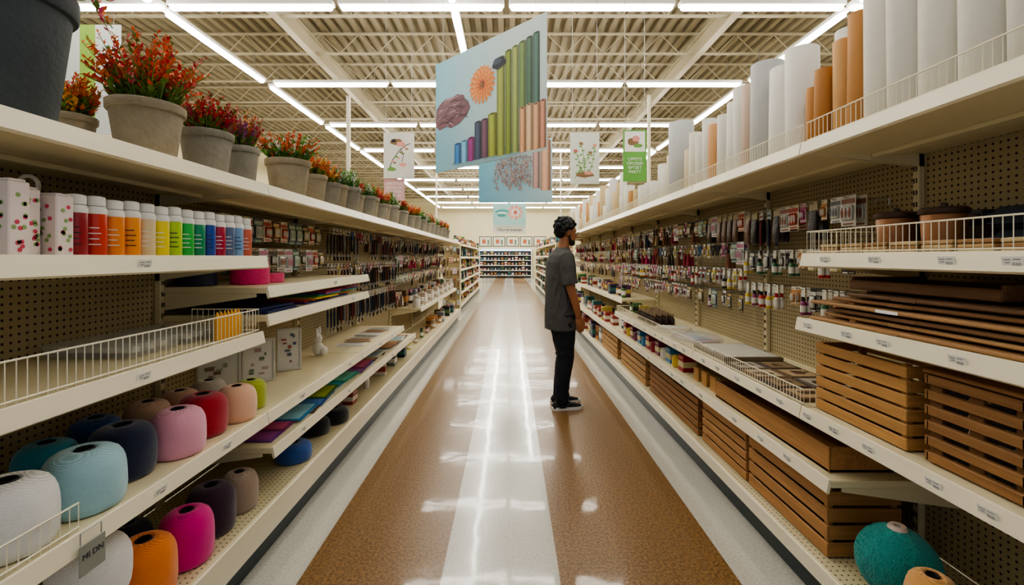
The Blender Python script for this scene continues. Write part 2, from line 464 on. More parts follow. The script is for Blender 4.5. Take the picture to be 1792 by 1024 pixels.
def goods(i):
    c1=pal[i%16]; c2=pal[(i*7+8)%16]
    k=i%5
    if k in(0,1): return ('ct%d'%i,b_carton(c1,c2,.12+.02*(i%3),.15,.14+.02*(i%4)))
    if k==2: return ('jr%d'%i,b_jar(c1,c2,.045,.14,'jar','small %s craft jar with a screw lid'%CN[c1]))
    if k==3: return ('bk%d'%i,b_carton(c1,c2,.16,.06,.2,nm='book',lab='slim %s craft book standing on a shelf'%CN[c1],cat='book'))
    return ('tl%d'%i,b_jar(c1,c2,.035,.19,'bottle','tall slim %s bottle with a cap'%CN[c1]))
def fill(xc,y0,y1,z,step,jit=.03,hs=1,grp='assorted goods on distant shelving'):
    y=y0
    while y<y1:
        i=R.randrange(20)
        k,b=goods(i)
        place(k,b,(xc+R.uniform(-jit,jit),y,z+.001),0,hs,group=grp)
        y+=step*R.uniform(.95,1.25)
EP=mat('#8d7a55',.6,0,.15,5)
def farrun(side,xe,xb,y0,y1,zt,zs,step):
    n=max(1,round((y1-y0)/1.6)); bs=[y0+(y1-y0)*i/n for i in range(n+1)]
    g=gondola(side,xe,xb,y0,y1,zt-.03,.2,bs,'cream gondola shelving stocked with small packaged goods')
    for z in zs+[zt]:
        shelf(g,side,xe,xb,y0,y1,z)
    for z in [.2]+zs+[zt]:
        fill(xe+side*.13,y0+.15,y1-.1,z,step,hs=1.15)
    m=MB(); m.box(((xe+xb)/2,y0-.012,zt/2),(abs(xb-xe),.02,zt)); m.obj('end_panel',EP,g,tuple(-v for v in g.location))
    m=MB()
    for sx in(xe,xb): m.box((sx,y0-.03,zt/2),(.03,.03,zt),.004)
    m.obj('end_frame',CREAM,g,tuple(-v for v in g.location))
    return g
farrun(-1,-1.25,-1.7,11.6,19.5,1.75,[.5,.8,1.1,1.42],.25)
farrun(1,1.2,1.65,12.0,22.0,1.8,[.5,.8,1.1,1.45],.27)
g=empty('wall_shelving',(-.3,31.6,0),'white shelving unit stocked with goods under a lit header','shelving')
L=(.3,-31.6,0)
m=MB(); m.box((-.3,31.9,.95),(3.6,.04,1.9)); m.obj('back_panel',mat('#343c44'),g,L)
for xx in(-2.1,1.5):
    m=MB(); m.box((xx,31.65,.95),(.05,.5,1.9),.005); m.obj('side_panel',WHITE,g,L)
for z in(.15,.5,.85,1.2,1.55):
    m=MB(); m.box((-.3,31.65,z-.02),(3.55,.5,.04),.004); m.obj('shelf',WHITE,g,L)
m=MB(); m.box((-.3,31.45,1.9),(3.6,.1,.14),.01); m.obj('header_panel',mat('#c9dcec',.3,emis=1.2),g,L)
for z in(.15,.5,.85,1.2,1.55):
    x=-1.95
    while x<1.35:
        i=R.randrange(20); k,b=goods(i); place(k,b,(x,31.5,z+.001),0,1.15,group='goods on the rear shelving'); x+=.24
for i in range(5):
    e=empty('framed_picture',(-1.7+i*.95,31.98,2.15),'dark framed print on the cream wall','picture frame','prints on the rear wall')
    m=MB(); m.box((0,0,.35),(.86,.04,.7),.01); m.obj('frame',mat('#3b3a34'),e)
    m=MB(); m.box((0,-.022,.35),(.76,.006,.6)); m.box((-.1,-.027,.35),(.25,.004,.3),0,1); m.box((.2,-.027,.3),(.15,.004,.35),0,2); m.obj('print',[mat('#d9dccb'),mat('#b0603a'),mat('#6d7c62')],e)

# ---------------------------------------------------------------- potted plants
POTM=[mat('#8c877d',.85,0,.38,10,.5,50),mat('#988d7a',.85,0,.38,10,.5,50),mat('#454c51',.8,0,.25,10,.3,60)]
SOIL=mat('#2c2018',.9,0,.4,60,.5,90)
def potted(loc,r,h,pm,leafs,ph,pr,n,label,seed=1,droop=0):
    rr=random.Random(seed)
    e=empty('potted_plant',loc,label,'potted plant','potted plants on the top shelf')
    m=MB()
    m.lathe([(r*.72,0),(r*.74,.004),(r*.94,h*.84),(r*1.0,h*.845),(r*1.02,h*.86),(r*1.03,h*.985),(r*1.0,h),(r*.93,h),(r*.9,h*.9),(r*.88,h*.88)],n=40)
    m.obj('pot',pm,e)
    m=MB(); m.lathe([(r*.885,h*.87),(r*.885,h*.9)],n=24); m.obj('soil',SOIL,e)
    m=MB()
    for i in range(n+droop):
        a=rr.uniform(0,2*pi); d=math.sqrt(rr.random())
        b=Vector((math.cos(a)*d*r*.6,math.sin(a)*d*r*.6,h*.88))
        t=Vector((math.cos(a)*d*pr,math.sin(a)*d*pr,h+ph*rr.uniform(.35,1)*(1-.35*d)))
        mid=(b+t)/2+Vector((0,0,ph*.1))
        if i>=n:
            a=rr.uniform(-1.2,.9); b=Vector((math.cos(a)*r*.7,math.sin(a)*r*.7,h*.9)); mid=Vector((math.cos(a)*r*1.1,math.sin(a)*r*1.1,h*1.12)); t=Vector((math.cos(a)*r*1.45,math.sin(a)*r*1.45,h*rr.uniform(.75,1.1)))
        m.tube([b,mid,t],[.0026,.002,.001],4,mi=0)
        mi=1+rr.randrange(len(leafs)-1)
        nl=28
        for k in range(nl):
            s=.12+.88*k/nl
            p=b.lerp(mid,s*2) if s<.5 else mid.lerp(t,s*2-1)
            an=rr.uniform(0,2*pi); le=rr.uniform(.018,.036)*(1.3-s*.75)*(r/.11)**.5
            dr=Vector((math.cos(an),math.sin(an),rr.uniform(.4,1.6))).normalized()
            sd=dr.cross(Vector((0,0,1))).normalized()*le*.27
            q=p+dr*le*.5
            mm=0 if rr.random()<(.75 if s<.4 else .1) else (mi if rr.random()<.85 else rr.randrange(len(leafs)))
            m.add([p,q+sd,p+dr*le,q-sd],[(0,1,2,3)],mm)
    m.obj('foliage',leafs,e,recalc=False)
    return e
def lf(*cs): return [mat(x,.55,0,.25,30) for x in cs]
G='#6a8a38'
W1=lf(G,'#e0502c','#ec7a3c','#c8384a','#ea6a40'); W2=lf(G,'#c63442','#da5440','#a0304c'); W3=lf(G,'#92509a','#c0547e','#dc7c40','#ca404a')
W4=lf('#5c9440','#f4f4e2','#ee6c38','#76a84a','#e24c30'); W5=lf(G,'#f27a34','#e04c2a','#eea848'); W6=lf('#55883f','#78a850','#f4f2e2'); W7=lf(G,'#e45880','#cc4460','#ee843e')
pots=[(-1.27,1.12,.155,.34,2,W7,.2,.16,26,'large dark grey planter with pink and red heather',14),
(-1.47,1.53,.07,.14,1,W5,.18,.08,50,'small grey pot with upright orange foliage',0),
(-1.27,1.60,.112,.2,1,W1,.30,.18,105,'weathered concrete pot with tall red and orange heather',0),
(-1.26,1.90,.098,.185,0,W2,.19,.13,85,'grey concrete pot with dark red foliage',0),
(-1.25,2.14,.07,.18,0,W3,.2,.1,75,'slim grey pot with purple and rust foliage',0),
(-1.43,2.30,.08,.17,1,W2,.22,.12,60,'grey pot with crimson foliage',0),
(-1.26,2.60,.118,.215,1,W4,.19,.18,120,'weathered grey pot with white and orange blooms',0),
(-1.26,2.93,.085,.19,1,W5,.17,.12,75,'grey pot with bright orange foliage',0)]
for i,(X,Y,r,h,pm,w,ph,pr,n,lb,dp) in enumerate(pots):
    potted((X,Y,1.741),r,h,POTM[pm],w,ph,pr,n,lb,seed=i+3,droop=dp)
y=3.15; i=0
ws=[W5,W6,W6,W2,W6,W1,W7]; wl=['orange','white and green','leafy green','dark red','green','rust orange','pink']
while y<9.2:
    r=.085+.012*((i*5)%3)/2
    potted((-1.25-.03*(i%2),y,1.741),r,.175+.015*(i%3),POTM[i%2],ws[i%7],.17,.1,50,'grey concrete pot with %s foliage'%wl[i%7],seed=30+i)
    y+=r*2+.02; i+=1

# ---------------------------------------------------------------- fabric rolls
def b_roll(col,r,h):
    def f():
        e=empty('fabric_roll',(0,0,0),'x','roll','rolls standing on the top shelf')
        m=MB(); n=36; vs=[];fs=[]
        for k,(dr,z) in enumerate(((-.003,0),(0,.003),(0,h-.003),(-.003,h))):
            for i in range(n+1):
                a=2*pi*i/n; rr=r+dr-.004*(i/n); vs.append((rr*math.cos(a),rr*math.sin(a),z))
        for k in range(3):
            for i in range(n): fs.append((k*(n+1)+i,k*(n+1)+i+1,(k+1)*(n+1)+i+1,(k+1)*(n+1)+i))
        for k in(0,3):
            ci=len(vs)
            for i in range(n+1):
                a=2*pi*i/n; vs.append((r*.3*math.cos(a),r*.3*math.sin(a),0 if k==0 else h))
            for i in range(n): fs.append((k*(n+1)+i,k*(n+1)+i+1,ci+i+1,ci+i))
        m.add(vs,fs,0,True)
        m.obj('wound_sheet',mat(col,.75,0,.06,4,.2,25),e)
        m=MB(); m.lathe([(r*.22,.001),(r*.3,.001),(r*.3,h-.001),(r*.22,h-.001)],n=20,mi=0,cap=False); m.obj('core_tube',mat('#b08a5c',.8),e)
        return e
    return f
rolls=[(1.15,1.33,.068,.85,'#d6d3cc'),(1.29,1.34,.07,.9,'#e0ddd6'),(1.425,1.335,.063,.86,'#e5e1d8'),(1.55,1.335,.06,.8,'#dcd9d2'),(1.665,1.335,.054,.76,'#e7e2d8'),
(1.22,1.5,.062,.8,'#d8c29a'),(1.36,1.5,.066,.85,'#e2ded6'),(1.49,1.48,.06,.85,'#dcc098'),(1.61,1.48,.055,.75,'#e2ddd2'),(1.74,1.48,.055,.62,'#ddd8ce'),
(1.765,1.33,.042,.46,'#b98550'),(1.855,1.34,.042,.40,'#c99c66'),(1.945,1.32,.042,.32,'#a8733e'),(1.86,1.46,.045,.48,'#cda070'),(1.965,1.45,.042,.36,'#b98a55'),(2.03,1.335,.038,.27,'#b37d46'),
(2.15,1.36,.074,.5,'#e6e3dc'),(2.10,1.53,.055,.56,'#d8d5ce'),(2.30,1.36,.072,.47,'#e9e6df'),(2.25,1.53,.055,.42,'#d4cdc0'),
(2.47,1.37,.085,.56,'#babab9'),(2.61,1.35,.045,.50,'#cfb7a4'),(2.71,1.36,.05,.53,'#e4e1d9'),(2.82,1.37,.055,.47,'#e7e4dc'),(2.93,1.36,.05,.43,'#dcd8d0'),
(3.04,1.35,.05,.40,'#d2a06e'),(3.15,1.36,.052,.47,'#e4e0d7'),(3.27,1.37,.06,.39,'#d8d3c8'),(3.39,1.35,.045,.44,'#e4ddcd'),(3.5,1.37,.055,.34,'#d6c6a8'),(3.68,1.36,.1,.6,'#c0c0be'),(3.86,1.37,.065,.38,'#dbcfb6'),(4.0,1.36,.06,.3,'#e0dcd2'),(4.13,1.37,.055,.36,'#ddd8cc')]
for i,(Y,X,r,h,col) in enumerate(rolls):
    kraft=col in('#b98550','#c99c66','#a8733e','#cda070','#b98a55','#d2a06e','#b37d46')
    nm='brown kraft' if kraft else {'#c':'beige','#e':'off-white','#d':'cream','#b':'grey'}[col[:2]]
    o=place('roll%s%.3f%.2f'%(col,r,h),b_roll(col,r,h),(X+.02,Y,1.889),R.uniform(0,6),label=nm+' fabric roll standing on end behind a wire fence')
    o.rotation_euler=(-.03+.008*(i%3) if h>.7 else R.uniform(-.035,.015),R.uniform(0,.02),0)
y=4.28
cs=['#dcd8ce','#bca67e','#c6c5c2','#e0dcd0','#b98550','#d4d0c8','#ccb48c']
for i in range(60):
    r=.045+.018*(i%3); y+=r+.005
    k=(i*5)%7; h=.24+.1*((i*3)%4)
    if y<5.2: h=.24
    if y>10.6: break
    place('rl%d%d%.2f'%(k,i%3,h),b_roll(cs[k],r,h),(1.37,y,1.888),0,label='pale wrapped roll standing on end on the top shelf')
    y+=r

# ---------------------------------------------------------------- yarn
def b_cone(col,r,h):
    def f():
        e=empty('yarn_cone',(0,0,0),'x','yarn','wound yarn cones')
        r1=r/1.03
        m=MB()
        pr=[(r1*.84,0),(r1*.94,h*.03),(r1*.99,h*.12),(r1*1.02,h*.28),(r1*1.02,h*.48),(r1*1.01,h*.62),(r1*.98,h*.73),(r1*.92,h*.82),(r1*.83,h*.9),(r1*.69,h*.955),(r1*.52,h*.99),(r1*.37,h),(r1*.29,h*.985),(r1*.25,h*.95),(r1*.25,h*.85)]
        m.lathe(pr,n=56,rip=lambda a,z:.006*math.sin(3*a+z*40)+.003*math.sin(7*a-z*60))
        m.obj('yarn_winding',yarn(col),e)
        m=MB(); m.lathe([(r1*.18,h*.6),(r1*.24,h*.6),(r1*.245,h*.985),(r1*.23,h*1.0),(r1*.2,h*.99),(r1*.18,h*.6)],n=24,cap=False)
        m.lathe([(r1*.18,h*.62),(r1*.18,h*.64)],n=24)
        m.obj('core_tube',mat('#151416',.6),e)
        return e
    return f
ycones=[(-1.235,1.12,'#f1f0ee',.098,.175,'white'),(-1.225,1.317,'#a9d3de',.097,.17,'light blue'),(-1.275,1.505,'#152040',.093,.17,'navy'),(-1.22,1.68,'#f2abc2',.09,.165,'pale pink'),(-1.25,1.862,'#b01630',.09,.165,'dark red'),(-1.215,2.032,'#f4c2a2',.082,.15,'peach'),(-1.24,2.187,'#aab63e',.07,.135,'olive green'),
(-1.43,1.41,'#2d8ca0',.08,.15,'teal'),(-1.45,1.60,'#275288',.08,.16,'dark blue'),(-1.41,1.78,'#d0ae92',.08,.16,'tan'),(-1.415,1.96,'#d6aa90',.078,.15,'dusty beige'),(-1.4,2.125,'#c9c0b2',.075,.15,'pale taupe')]
for X,Y,col,r,h,nm in ycones: place('cone'+col,b_cone(col,r,h),(X,Y,.691),R.uniform(0,6),label='large %s yarn cone standing on the shelf'%nm,group='yarn cones on the middle shelf')
for X,Y,Z,col,r,h,nm in [(-1.235,1.345,.261,'#dcd8d0',.097,.15,'pale grey'),(-1.235,1.345,.411,'#f3f1ee',.099,.165,'white'),(-1.235,1.542,.261,'#f4882c',.096,.2,'orange'),(-1.225,1.732,.261,'#e81890',.092,.195,'magenta'),(-1.255,1.92,.261,'#3a1c34',.094,.195,'dark purple'),(-1.24,2.095,.261,'#ac9686',.08,.17,'taupe'),(-1.44,1.72,.261,'#1d1c22',.08,.15,'black')]:
    place('coneb'+col,b_cone(col,r,h),(X,Y,Z),R.uniform(0,6),label='large %s yarn cone on the bottom deck'%nm,group='yarn cones on the bottom deck')
for X,Y,col,nm in [(-1.23,2.6,'#2f5ca6','blue'),(-1.28,2.99,'#141419','black'),(-1.23,3.2,'#18181c','black')]:
    place('disk'+col,b_cone(col,.1,.1),(X,Y,.261),0,label='flat %s yarn cake on the bottom deck'%nm,group='yarn cones on the bottom deck')
e=empty('yarn_ball',(1.37,1.615,.201),'large teal yarn ball with a pale centre tube','yarn')
m=MB(); m.ell((0,0,.128),(.122,.122,.126),32)
rb_=random.Random(4)
for i in range(90):
    ax=Vector((rb_.gauss(0,1),rb_.gauss(0,1),rb_.gauss(0,.6))).normalized(); a=ax.orthogonal().normalized(); b=ax.cross(a)
    m.tube([Vector((0,0,.128))+Matrix.Diagonal((1,1,1.02))@((a*math.cos(t*2*pi/24)+b*math.sin(t*2*pi/24))*.1222) for t in range(25)],.0022,5)
m.obj('yarn_winding',yarn('#14958e'),e)
m=MB(); m.lathe([(.012,.24),(.012,.262),(.024,.262),(.03,.25)],n=20); m.obj('core_tube',mat('#d8c0b4'),e)
place('coneor',b_cone('#dca25e',.072,.235),(1.30,1.405,.201),label='tall tan orange yarn cone on the bottom deck',group='yarn cones on the bottom deck')
place('cone#11',b_cone('#b39a7c',.07,.12),(1.48,1.41,.201),label='beige yarn cone on the bottom deck',group='yarn cones on the bottom deck')

# ---------------------------------------------------------------- paint bottles and cartons
def paint_bottle(X,Y,z,col,nm,i):
    e=empty('paint_bottle',(X,Y,z),'%s paint bottle with a white cap on the shelf'%nm,'bottle','row of paint bottles')
    r=.0275; h=.178*(1+.015*math.sin(i*2.3))
    m=MB(); m.lathe([(r*.93,0),(r,.004),(r,h*.72),(r*.97,h*.745),(r*.8,h*.79)],n=24); m.obj('body',mat(col,.3,0,.05,coat=.3),e)
    m=MB(); m.lathe([(r*.8,h*.83),(r*.86,h*.835),(r*.86,h*.965),(r*.8,h*.985),(r*.5,h)],n=24,rip=lambda a,zz:.015*math.sin(24*a)); m.obj('cap',WHITE,e)
    m=MB(); m.lathe([(r*1.01,h*.7),(r*1.02,h*.71),(r*1.02,h*.77),(r*.86,h*.825)],n=24,cap=False)
    m.obj('white_collar',WHITE,e)
    m=MB()
    for k in range(4): m.box((r*1.01,0,h*(.2+.09*k)),(.0012,r*(1.1-.3*(k%2)),.003))
    o=m.obj('printed_label',mat('#e9e6e0' if i%3 else '#2b2b2b'),e); o.rotation_euler=(0,0,-.9)
cols=[('#98202e','dark red'),('#cc3a2a','red'),('#ee8a2a','orange'),('#f29a30','light orange'),('#e0cda4','beige'),('#ecd92e','yellow'),('#b0d43a','lime'),('#2fb04c','green'),('#158a62','deep green'),('#2048a0','blue'),('#ab1842','crimson'),('#5b6f94','slate'),('#7aa3cf','sky blue'),('#cc6650','coral')]
for i,(c_,nm) in enumerate(cols):
    t=i/13; paint_bottle(-1.235+.035*t,1.3+.77*t,1.411,c_,nm,i)
for i,(Y,X) in enumerate(((1.12,-1.235),(1.18,-1.27),(1.24,-1.24))):
    m=MB(); h=.185-.01*i; m.box((0,0,h/2),(.07,.05,h),.003)
    for k in range(14):
        a=R.uniform(-.018,.018); z=R.uniform(.015,h-.015)
        mi=1+k%2
        m.prism([(a+.006*math.cos(t*pi/3),z+.006*math.sin(t*pi/3)) for t in range(6)],.0352,.0358,mi,M=Matrix(((0,0,1,0),(1,0,0,0),(0,1,0,0),(0,0,0,1))))
        m.prism([(a*1.3+.006*math.cos(t*pi/3),z+.006*math.sin(t*pi/3)) for t in range(6)],.0252,.0258,mi,M=Matrix(((1,0,0,0),(0,0,-1,0),(0,1,0,0),(0,0,0,1))))
    m.box((0,0,h+.003),(.06,.04,.006),.002,3)
    tag(m.obj('gift_box',[mat('#e6d8d6'),mat('#cc4a64'),mat('#8aa86a'),mat('#eee4e4')],loc=(X,Y,1.411)),'tall white gift box printed with pink flowers','box','floral gift boxes')
m=MB(); m.tube([(.03*math.cos(t*pi/8),0,.2+.03*math.sin(t*pi/8)) for t in range(17)],.006,6); m.lathe([(.03,0),(.03,.005),(.008,.02),(.008,.17)],n=16)
tag(m.obj('ring_stand',mat('#d8cfc6',.3),loc=(-1.37,1.3,1.411)),'pale ring-topped display stand behind the gift boxes','stand')
for i in range(7):
    place('bp%d'%(i%3),b_carton(['#d8c9c0','#b58a8a','#8aa0a8'][i%3],['#7a4a5a','#efe8dc','#c98aa0'][i%3],.05,.06,.2,lab='slim patterned carton behind the paint bottles'),(-1.42,1.62+i*.068,1.411),.0)
def trimroll(X,Y,z,col,r,h,nm):
    e=empty('ribbon_roll',(X,Y,z),'%s ribbon roll lying flat on the shelf'%nm,'ribbon roll','ribbon rolls')
    m=MB(); m.lathe([(r*.95,0),(r,.003),(r,h-.003),(r*.95,h),(r*.4,h),(r*.38,h*.7)],n=40,rip=lambda a,zz:.01*math.sin(40*a)*math.sin(zz*300)); m.obj('wound_ribbon',mat(col,.6,0,.3,60,.5,120),e)
    m=MB(); m.lathe([(r*.3,.002),(r*.38,.002),(r*.38,h),(r*.3,h)],n=24,cap=False); m.obj('core_tube',WHITE,e)
trimroll(-1.34,2.36,1.271,'#cc2a6c',.09,.09,'magenta')
trimroll(-1.52,2.22,1.271,'#16203c',.085,.09,'navy')
trimroll(-1.33,2.54,1.271,'#d4477a',.07,.05,'pink')
def sheet(X,Y,z,w,d,th,col,rz,nm,cat='paper',grp='craft sheets',name='craft_sheet',m2=None):
    m=MB(); m.box((0,0,th/2),(w,d,th),.0006); m.box((0,0,th+.0003),(w*.86,d*.86,.0006),0,1)
    o=m.obj(name,[mat(col,.5,0,.25,12),mat(m2 or col,.45,0,.5,7)],loc=(X,Y,z)); o.rotation_euler=(0,0,rz)
    return tag(o,nm,cat,grp)
rb=['#2b3f8c','#c2352e','#e0762a','#e8c52e','#4fa03c','#2c9a9c','#7a3a8c','#d84a86']
for j,(Y0,n) in enumerate(((2.3,4),(2.75,8),(3.15,8))):
    for k in range(n):
        c_=['#1c2a55','#27386c','#18203e','#2f3f78'][k%4] if j==0 else rb[k]
        sheet(-1.3+R.uniform(-.03,.03),Y0+k*.035*(j>0),1.141+k*.0068,.28,.3,.006,c_,R.uniform(-.06,.06),'thin felt sheet in a coloured pile','felt sheet','felt sheets pile',m2=c_)
for k in range(2):
    m=MB(); m.box((0,0,.022),(.3,.22,.04),.006); m.box((0,0,.044),(.31,.225,.006),.002,1)
    for q in (-.06,0,.06): m.box((0,q,.022),(.26,.03,.02),.004,2)
    tag(m.obj('storage_case',[CLEAR,CLEAR,mat(['#ded8c8','#e6e2d8'][k%2])],loc=(-1.4,1.62+k*.26,1.072)),'clear plastic storage case lying on the shelf','storage case','storage cases')
m=MB()
for q in range(7): m.lathe([(.011,0),(.012,.003),(.012,.09),(.007,.1),(.002,.115)],c=(0,q*.024,0),n=10)
tag(m.obj('marker_set',mat('#e3a52a'),loc=(-1.19,1.86,1.071)),'set of short yellow markers behind the wire fence','markers')
def frame_on(loc,rz,w,h,c1,c2,nm):
    e=empty('card_pack',loc,nm,'card pack','card packs on the shelf',rz)
    m=MB()
    for sx in(-1,1): m.box((sx*w/2,0,h/2),(.014,.014,h),.003)
    for z in(0.007,h-.007): m.box((0,0,z),(w,.014,.014),.003)
    m.obj('frame',mat('#c8c6be'),e)
    m=MB(); m.box((0,.002,h/2),(w-.01,.004,h-.01))
    rq=random.Random(int(w*1000))
    for q in range(9):
        m.box((rq.uniform(-.25,.25)*w,-.001-.0003*q,h*rq.uniform(.2,.85)),(w*rq.uniform(.06,.25),.002,h*rq.uniform(.02,.09)),0,1+q%2)
    m.obj('print',[mat('#dcdad4'),mat(c1),mat(c2)],e)
frame_on((-1.40,2.9,.691),.55,.13,.27,'#6a7080','#a05c50','white framed card print leaning on the shelf')
frame_on((-1.44,2.62,.691),.7,.16,.25,'#b59a9a','#74856a','white framed floral card standing on the shelf')
frame_on((-1.5,2.36,.691),.6,.18,.24,'#a5a892','#8a7462','clear wrapped card set standing on the shelf')
m=MB(); m.ell((0,0,.05),(.045,.03,.05)); m.ell((0,.0,.125),(.03,.025,.035)); m.ell((.0,.022,.175),(.012,.012,.04)); m.ell((0,-.022,.17),(.012,.012,.035)); m.ell((.04,0,.035),(.03,.03,.034))
o=m.obj('rabbit_ornament',mat('#eeece6',.6),loc=(-1.4,3.34,.691)); tag(o,'white rounded rabbit ornament sitting on the shelf','ornament')
md=o.modifiers.new('r','REMESH'); md.mode='VOXEL'; md.voxel_size=.005; md.use_smooth_shade=True
shc=[('#6a3480','#9a4a90'),('#1f7f9a','#2fb0b8'),('#2a4c90','#4f80c0'),('#7a3458','#c85a82'),('#229a8a','#7accb0'),('#3f6a34','#b0bf50'),('#2f78aa','#94c8e0'),('#8a4230','#dd9050'),('#cfcab8','#8fa8a8'),('#5a4030','#b0845a')]
for i in range(22):
    t=i/21; c1,c2=shc[(i*3)%10] if i<14 else shc[8+i%2]
    sheet(-1.29+R.uniform(-.03,.01),2.36+t*2.75,.511+(i%3)*.0045+.001,.28,.3,.0035,c1,R.uniform(-.15,.15),'patterned scrapbook paper sheet in a loose spread','paper','scrapbook papers on a low shelf',m2=c2)
for i in range(6):
    sheet(-1.3,3.75+i*.16,.691+.0045*(i%2),.22,.14,.003,['#d8d6ce','#b9a88a','#c8c4ba'][i%3],R.uniform(-.3,.3),'printed card lying flat on the shelf','card','cards on the middle shelf',m2=['#b9b8b4','#8a6a4a','#a09888'][i%3])
for i in range(9):
    k,b=goods([0,14,8,10,5,2,12,19,7][i]); place(k,b,(-1.26,3.6+i*.42,.261),0,.7,group='small goods on the bottom deck')
y=6.25; i=0
while y<10.0:
    if i%3==0: place('wj',b_jar('#e6e2d8','#cfc8b8',.05,.16,'canister','white lidded ceramic canister near the shelf edge'),(-1.27,y,.721),group='white canisters')
    elif i%3==1: place('wc',b_carton('#dcd8cc','#a89880',.1,.14,.12,lab='pale printed carton near the shelf edge'),(-1.27,y,.721))
    else: place('wc2',b_carton('#c8b8a4','#e4e0d6',.1,.1,.18,lab='tall cream printed carton near the shelf edge'),(-1.27,y,.721))
    y+=.19; i+=1
fill(-1.28,7.4,10.05,.261,.17,.05,.95,'small goods near the end of the run')
fill(-1.5,6.3,10.05,.721,.17,.03,1.1,'small goods near the end of the run')

# ---------------------------------------------------------------- hanging merchandise
def hk():
    m=MB(); m.tube([(0,0,0),(-.2,0,0),(-.212,0,.012)],.0022,5); m.tube([(0,0,-.001),(.0,0,-.03)],.002,4)
    return tag(m.obj('peg_hook',STEEL),'steel peg hook fixed in the pegboard','hook','peg hooks')
def pk_slim(c1,c2,tip):
    def f():
        e=empty('paintbrush_pack',(0,0,0),'slim carded brush hanging from a peg hook','craft tool','hanging craft tools')
        m=MB(); m.box((0,0,-.012),(.0015,.04,.055),.0005); m.box((-.001,0,-.02),(.001,.032,.012),0,1); m.obj('backing_card',[mat(c2),mat(c1)],e)
        m=MB(); m.tube([(-.003,0,-.04),(-.003,0,-.1),(-.003,0,-.19),(-.003,0,-.2)],[.004,.0095,.007,.007],8); m.obj('handle',mat(c1,.3),e)
        m=MB(); m.tube([(-.003,0,-.2),(-.003,0,-.225)],.0065,8); m.tube([(-.003,0,-.225),(-.003,0,-.24),(-.003,0,-.262)],[.006,.008,.001],8,mi=1); m.obj('brush_head',[STEEL,mat(tip)],e)
        return e
    return f
def pk_card(c1,c2,w,h,clear=False):
    def f():
        e=empty('blister_pack',(0,0,0),'printed card blister pack hanging from a peg hook','craft pack','hanging blister packs')
        m=MB(); m.box((0,0,-h/2+.015),(.0016,w,h),.0005); m.box((-.0012,0,-.012),(.001,w*.9,h*.16),0,1); m.box((-.0012,0,-h*.82),(.001,w*.7,h*.06),0,1); m.obj('backing_card',[mat(c1),mat(c2)],e)
        m=MB(); m.box((-.007,0,-h*.46),(.012,w*.74,h*.5),.005,0)
        for q in(-.25,0,.25): m.ell((-.013,w*q,-h*.46),(.004,w*.09,h*.18),8,mi=1)
        m.obj('plastic_bubble',[mat('#b8bab6',.12) if clear else mat(c2,.15),mat(c2 if clear else '#c8c4bc',.2)],e)
        return e
    return f
def pk_scissor(c1):
    def f():
        e=empty('scissors',(0,0,0),'carded scissors hanging from a peg hook','scissors','hanging craft tools')
        m=MB()
        for s in(-1,1): m.tube([(-.004,s*.014+.012*math.cos(t*pi/5),-.02+.02*math.sin(t*pi/5)) for t in range(11)],.004,6); m.tube([(-.004,s*.014,-.04),(-.004,s*.004,-.075)],.005,6)
        m.obj('handle',mat(c1,.35),e)
        m=MB()
        for s in(-1,1): m.prism([(s*.006,-.07),(-s*.004,-.07),(-s*.002,-.16)],-.005-.001*s,-.003-.001*s,M=Matrix(((0,0,1,0),(1,0,0,0),(0,1,0,0),(0,0,0,1))))
        m.obj('blade',STEEL,e); return e
    return f
def pk_tassel(c1,c2):
    def f():
        e=empty('tassel',(0,0,0),'hanging tassel trim with a bead on a cord loop','tassel','hanging tassels and cords')
        m=MB(); m.tube([(0,-.006,-.04),(0,-.005,0),(0,0,.006),(0,.005,0),(0,.006,-.04)],.002,5); m.ell((0,0,-.05),(.011,.011,.012),10); m.obj('cord_and_bead',mat(c2,.4),e)
        m=MB(); m.lathe([(.008,-.06),(.012,-.075),(.016,-.13),(.019,-.165)],n=14,rip=lambda a,z:.12*math.sin(7*a)); m.obj('fringe',mat(c1,.8,0,.4,90),e)
        return e
    return f
def pk_bottle(c1,c2):
    def f():
        e=empty('hanging_bottle',(0,0,0),'small capped craft bottle hanging on a card tag','bottle','hanging craft bottles')
        m=MB(); m.box((0,0,-.012),(.0015,.03,.05),.0005); m.obj('hang_tag',mat('#d0ccc0'),e)
        m=MB(); m.lathe([(.012,-.13),(.014,-.126),(.014,-.066),(.008,-.058)],n=12); m.lathe([(.0145,-.115),(.0145,-.08)],n=12,mi=1,cap=False); m.obj('body',[mat(c1,.3),mat('#d8d4c8')],e)
        m=MB(); m.lathe([(.009,-.058),(.009,-.036),(.006,-.034)],n=12); m.obj('cap',mat(c2,.3),e); return e
    return f
def pk_bag(c1):
    def f():
        e=empty('hanging_pouch',(0,0,0),'dark packaged bundle hanging from a peg hook','craft pack','hanging dark bundles')
        m=MB(); m.box((0,0,-.01),(.0016,.062,.05),.0005); m.obj('header_card',mat('#a89c80'),e)
        m=MB(); m.loft([(-.18,0,0,.006,.028),(-.17,0,0,.011,.033),(-.12,0,0,.012,.032),(-.05,0,0,.008,.030),(-.03,0,0,.003,.028)],16,e=.5); m.obj('pouch',mat(c1,.35,0,.5,30,.4,60),e); return e
    return f
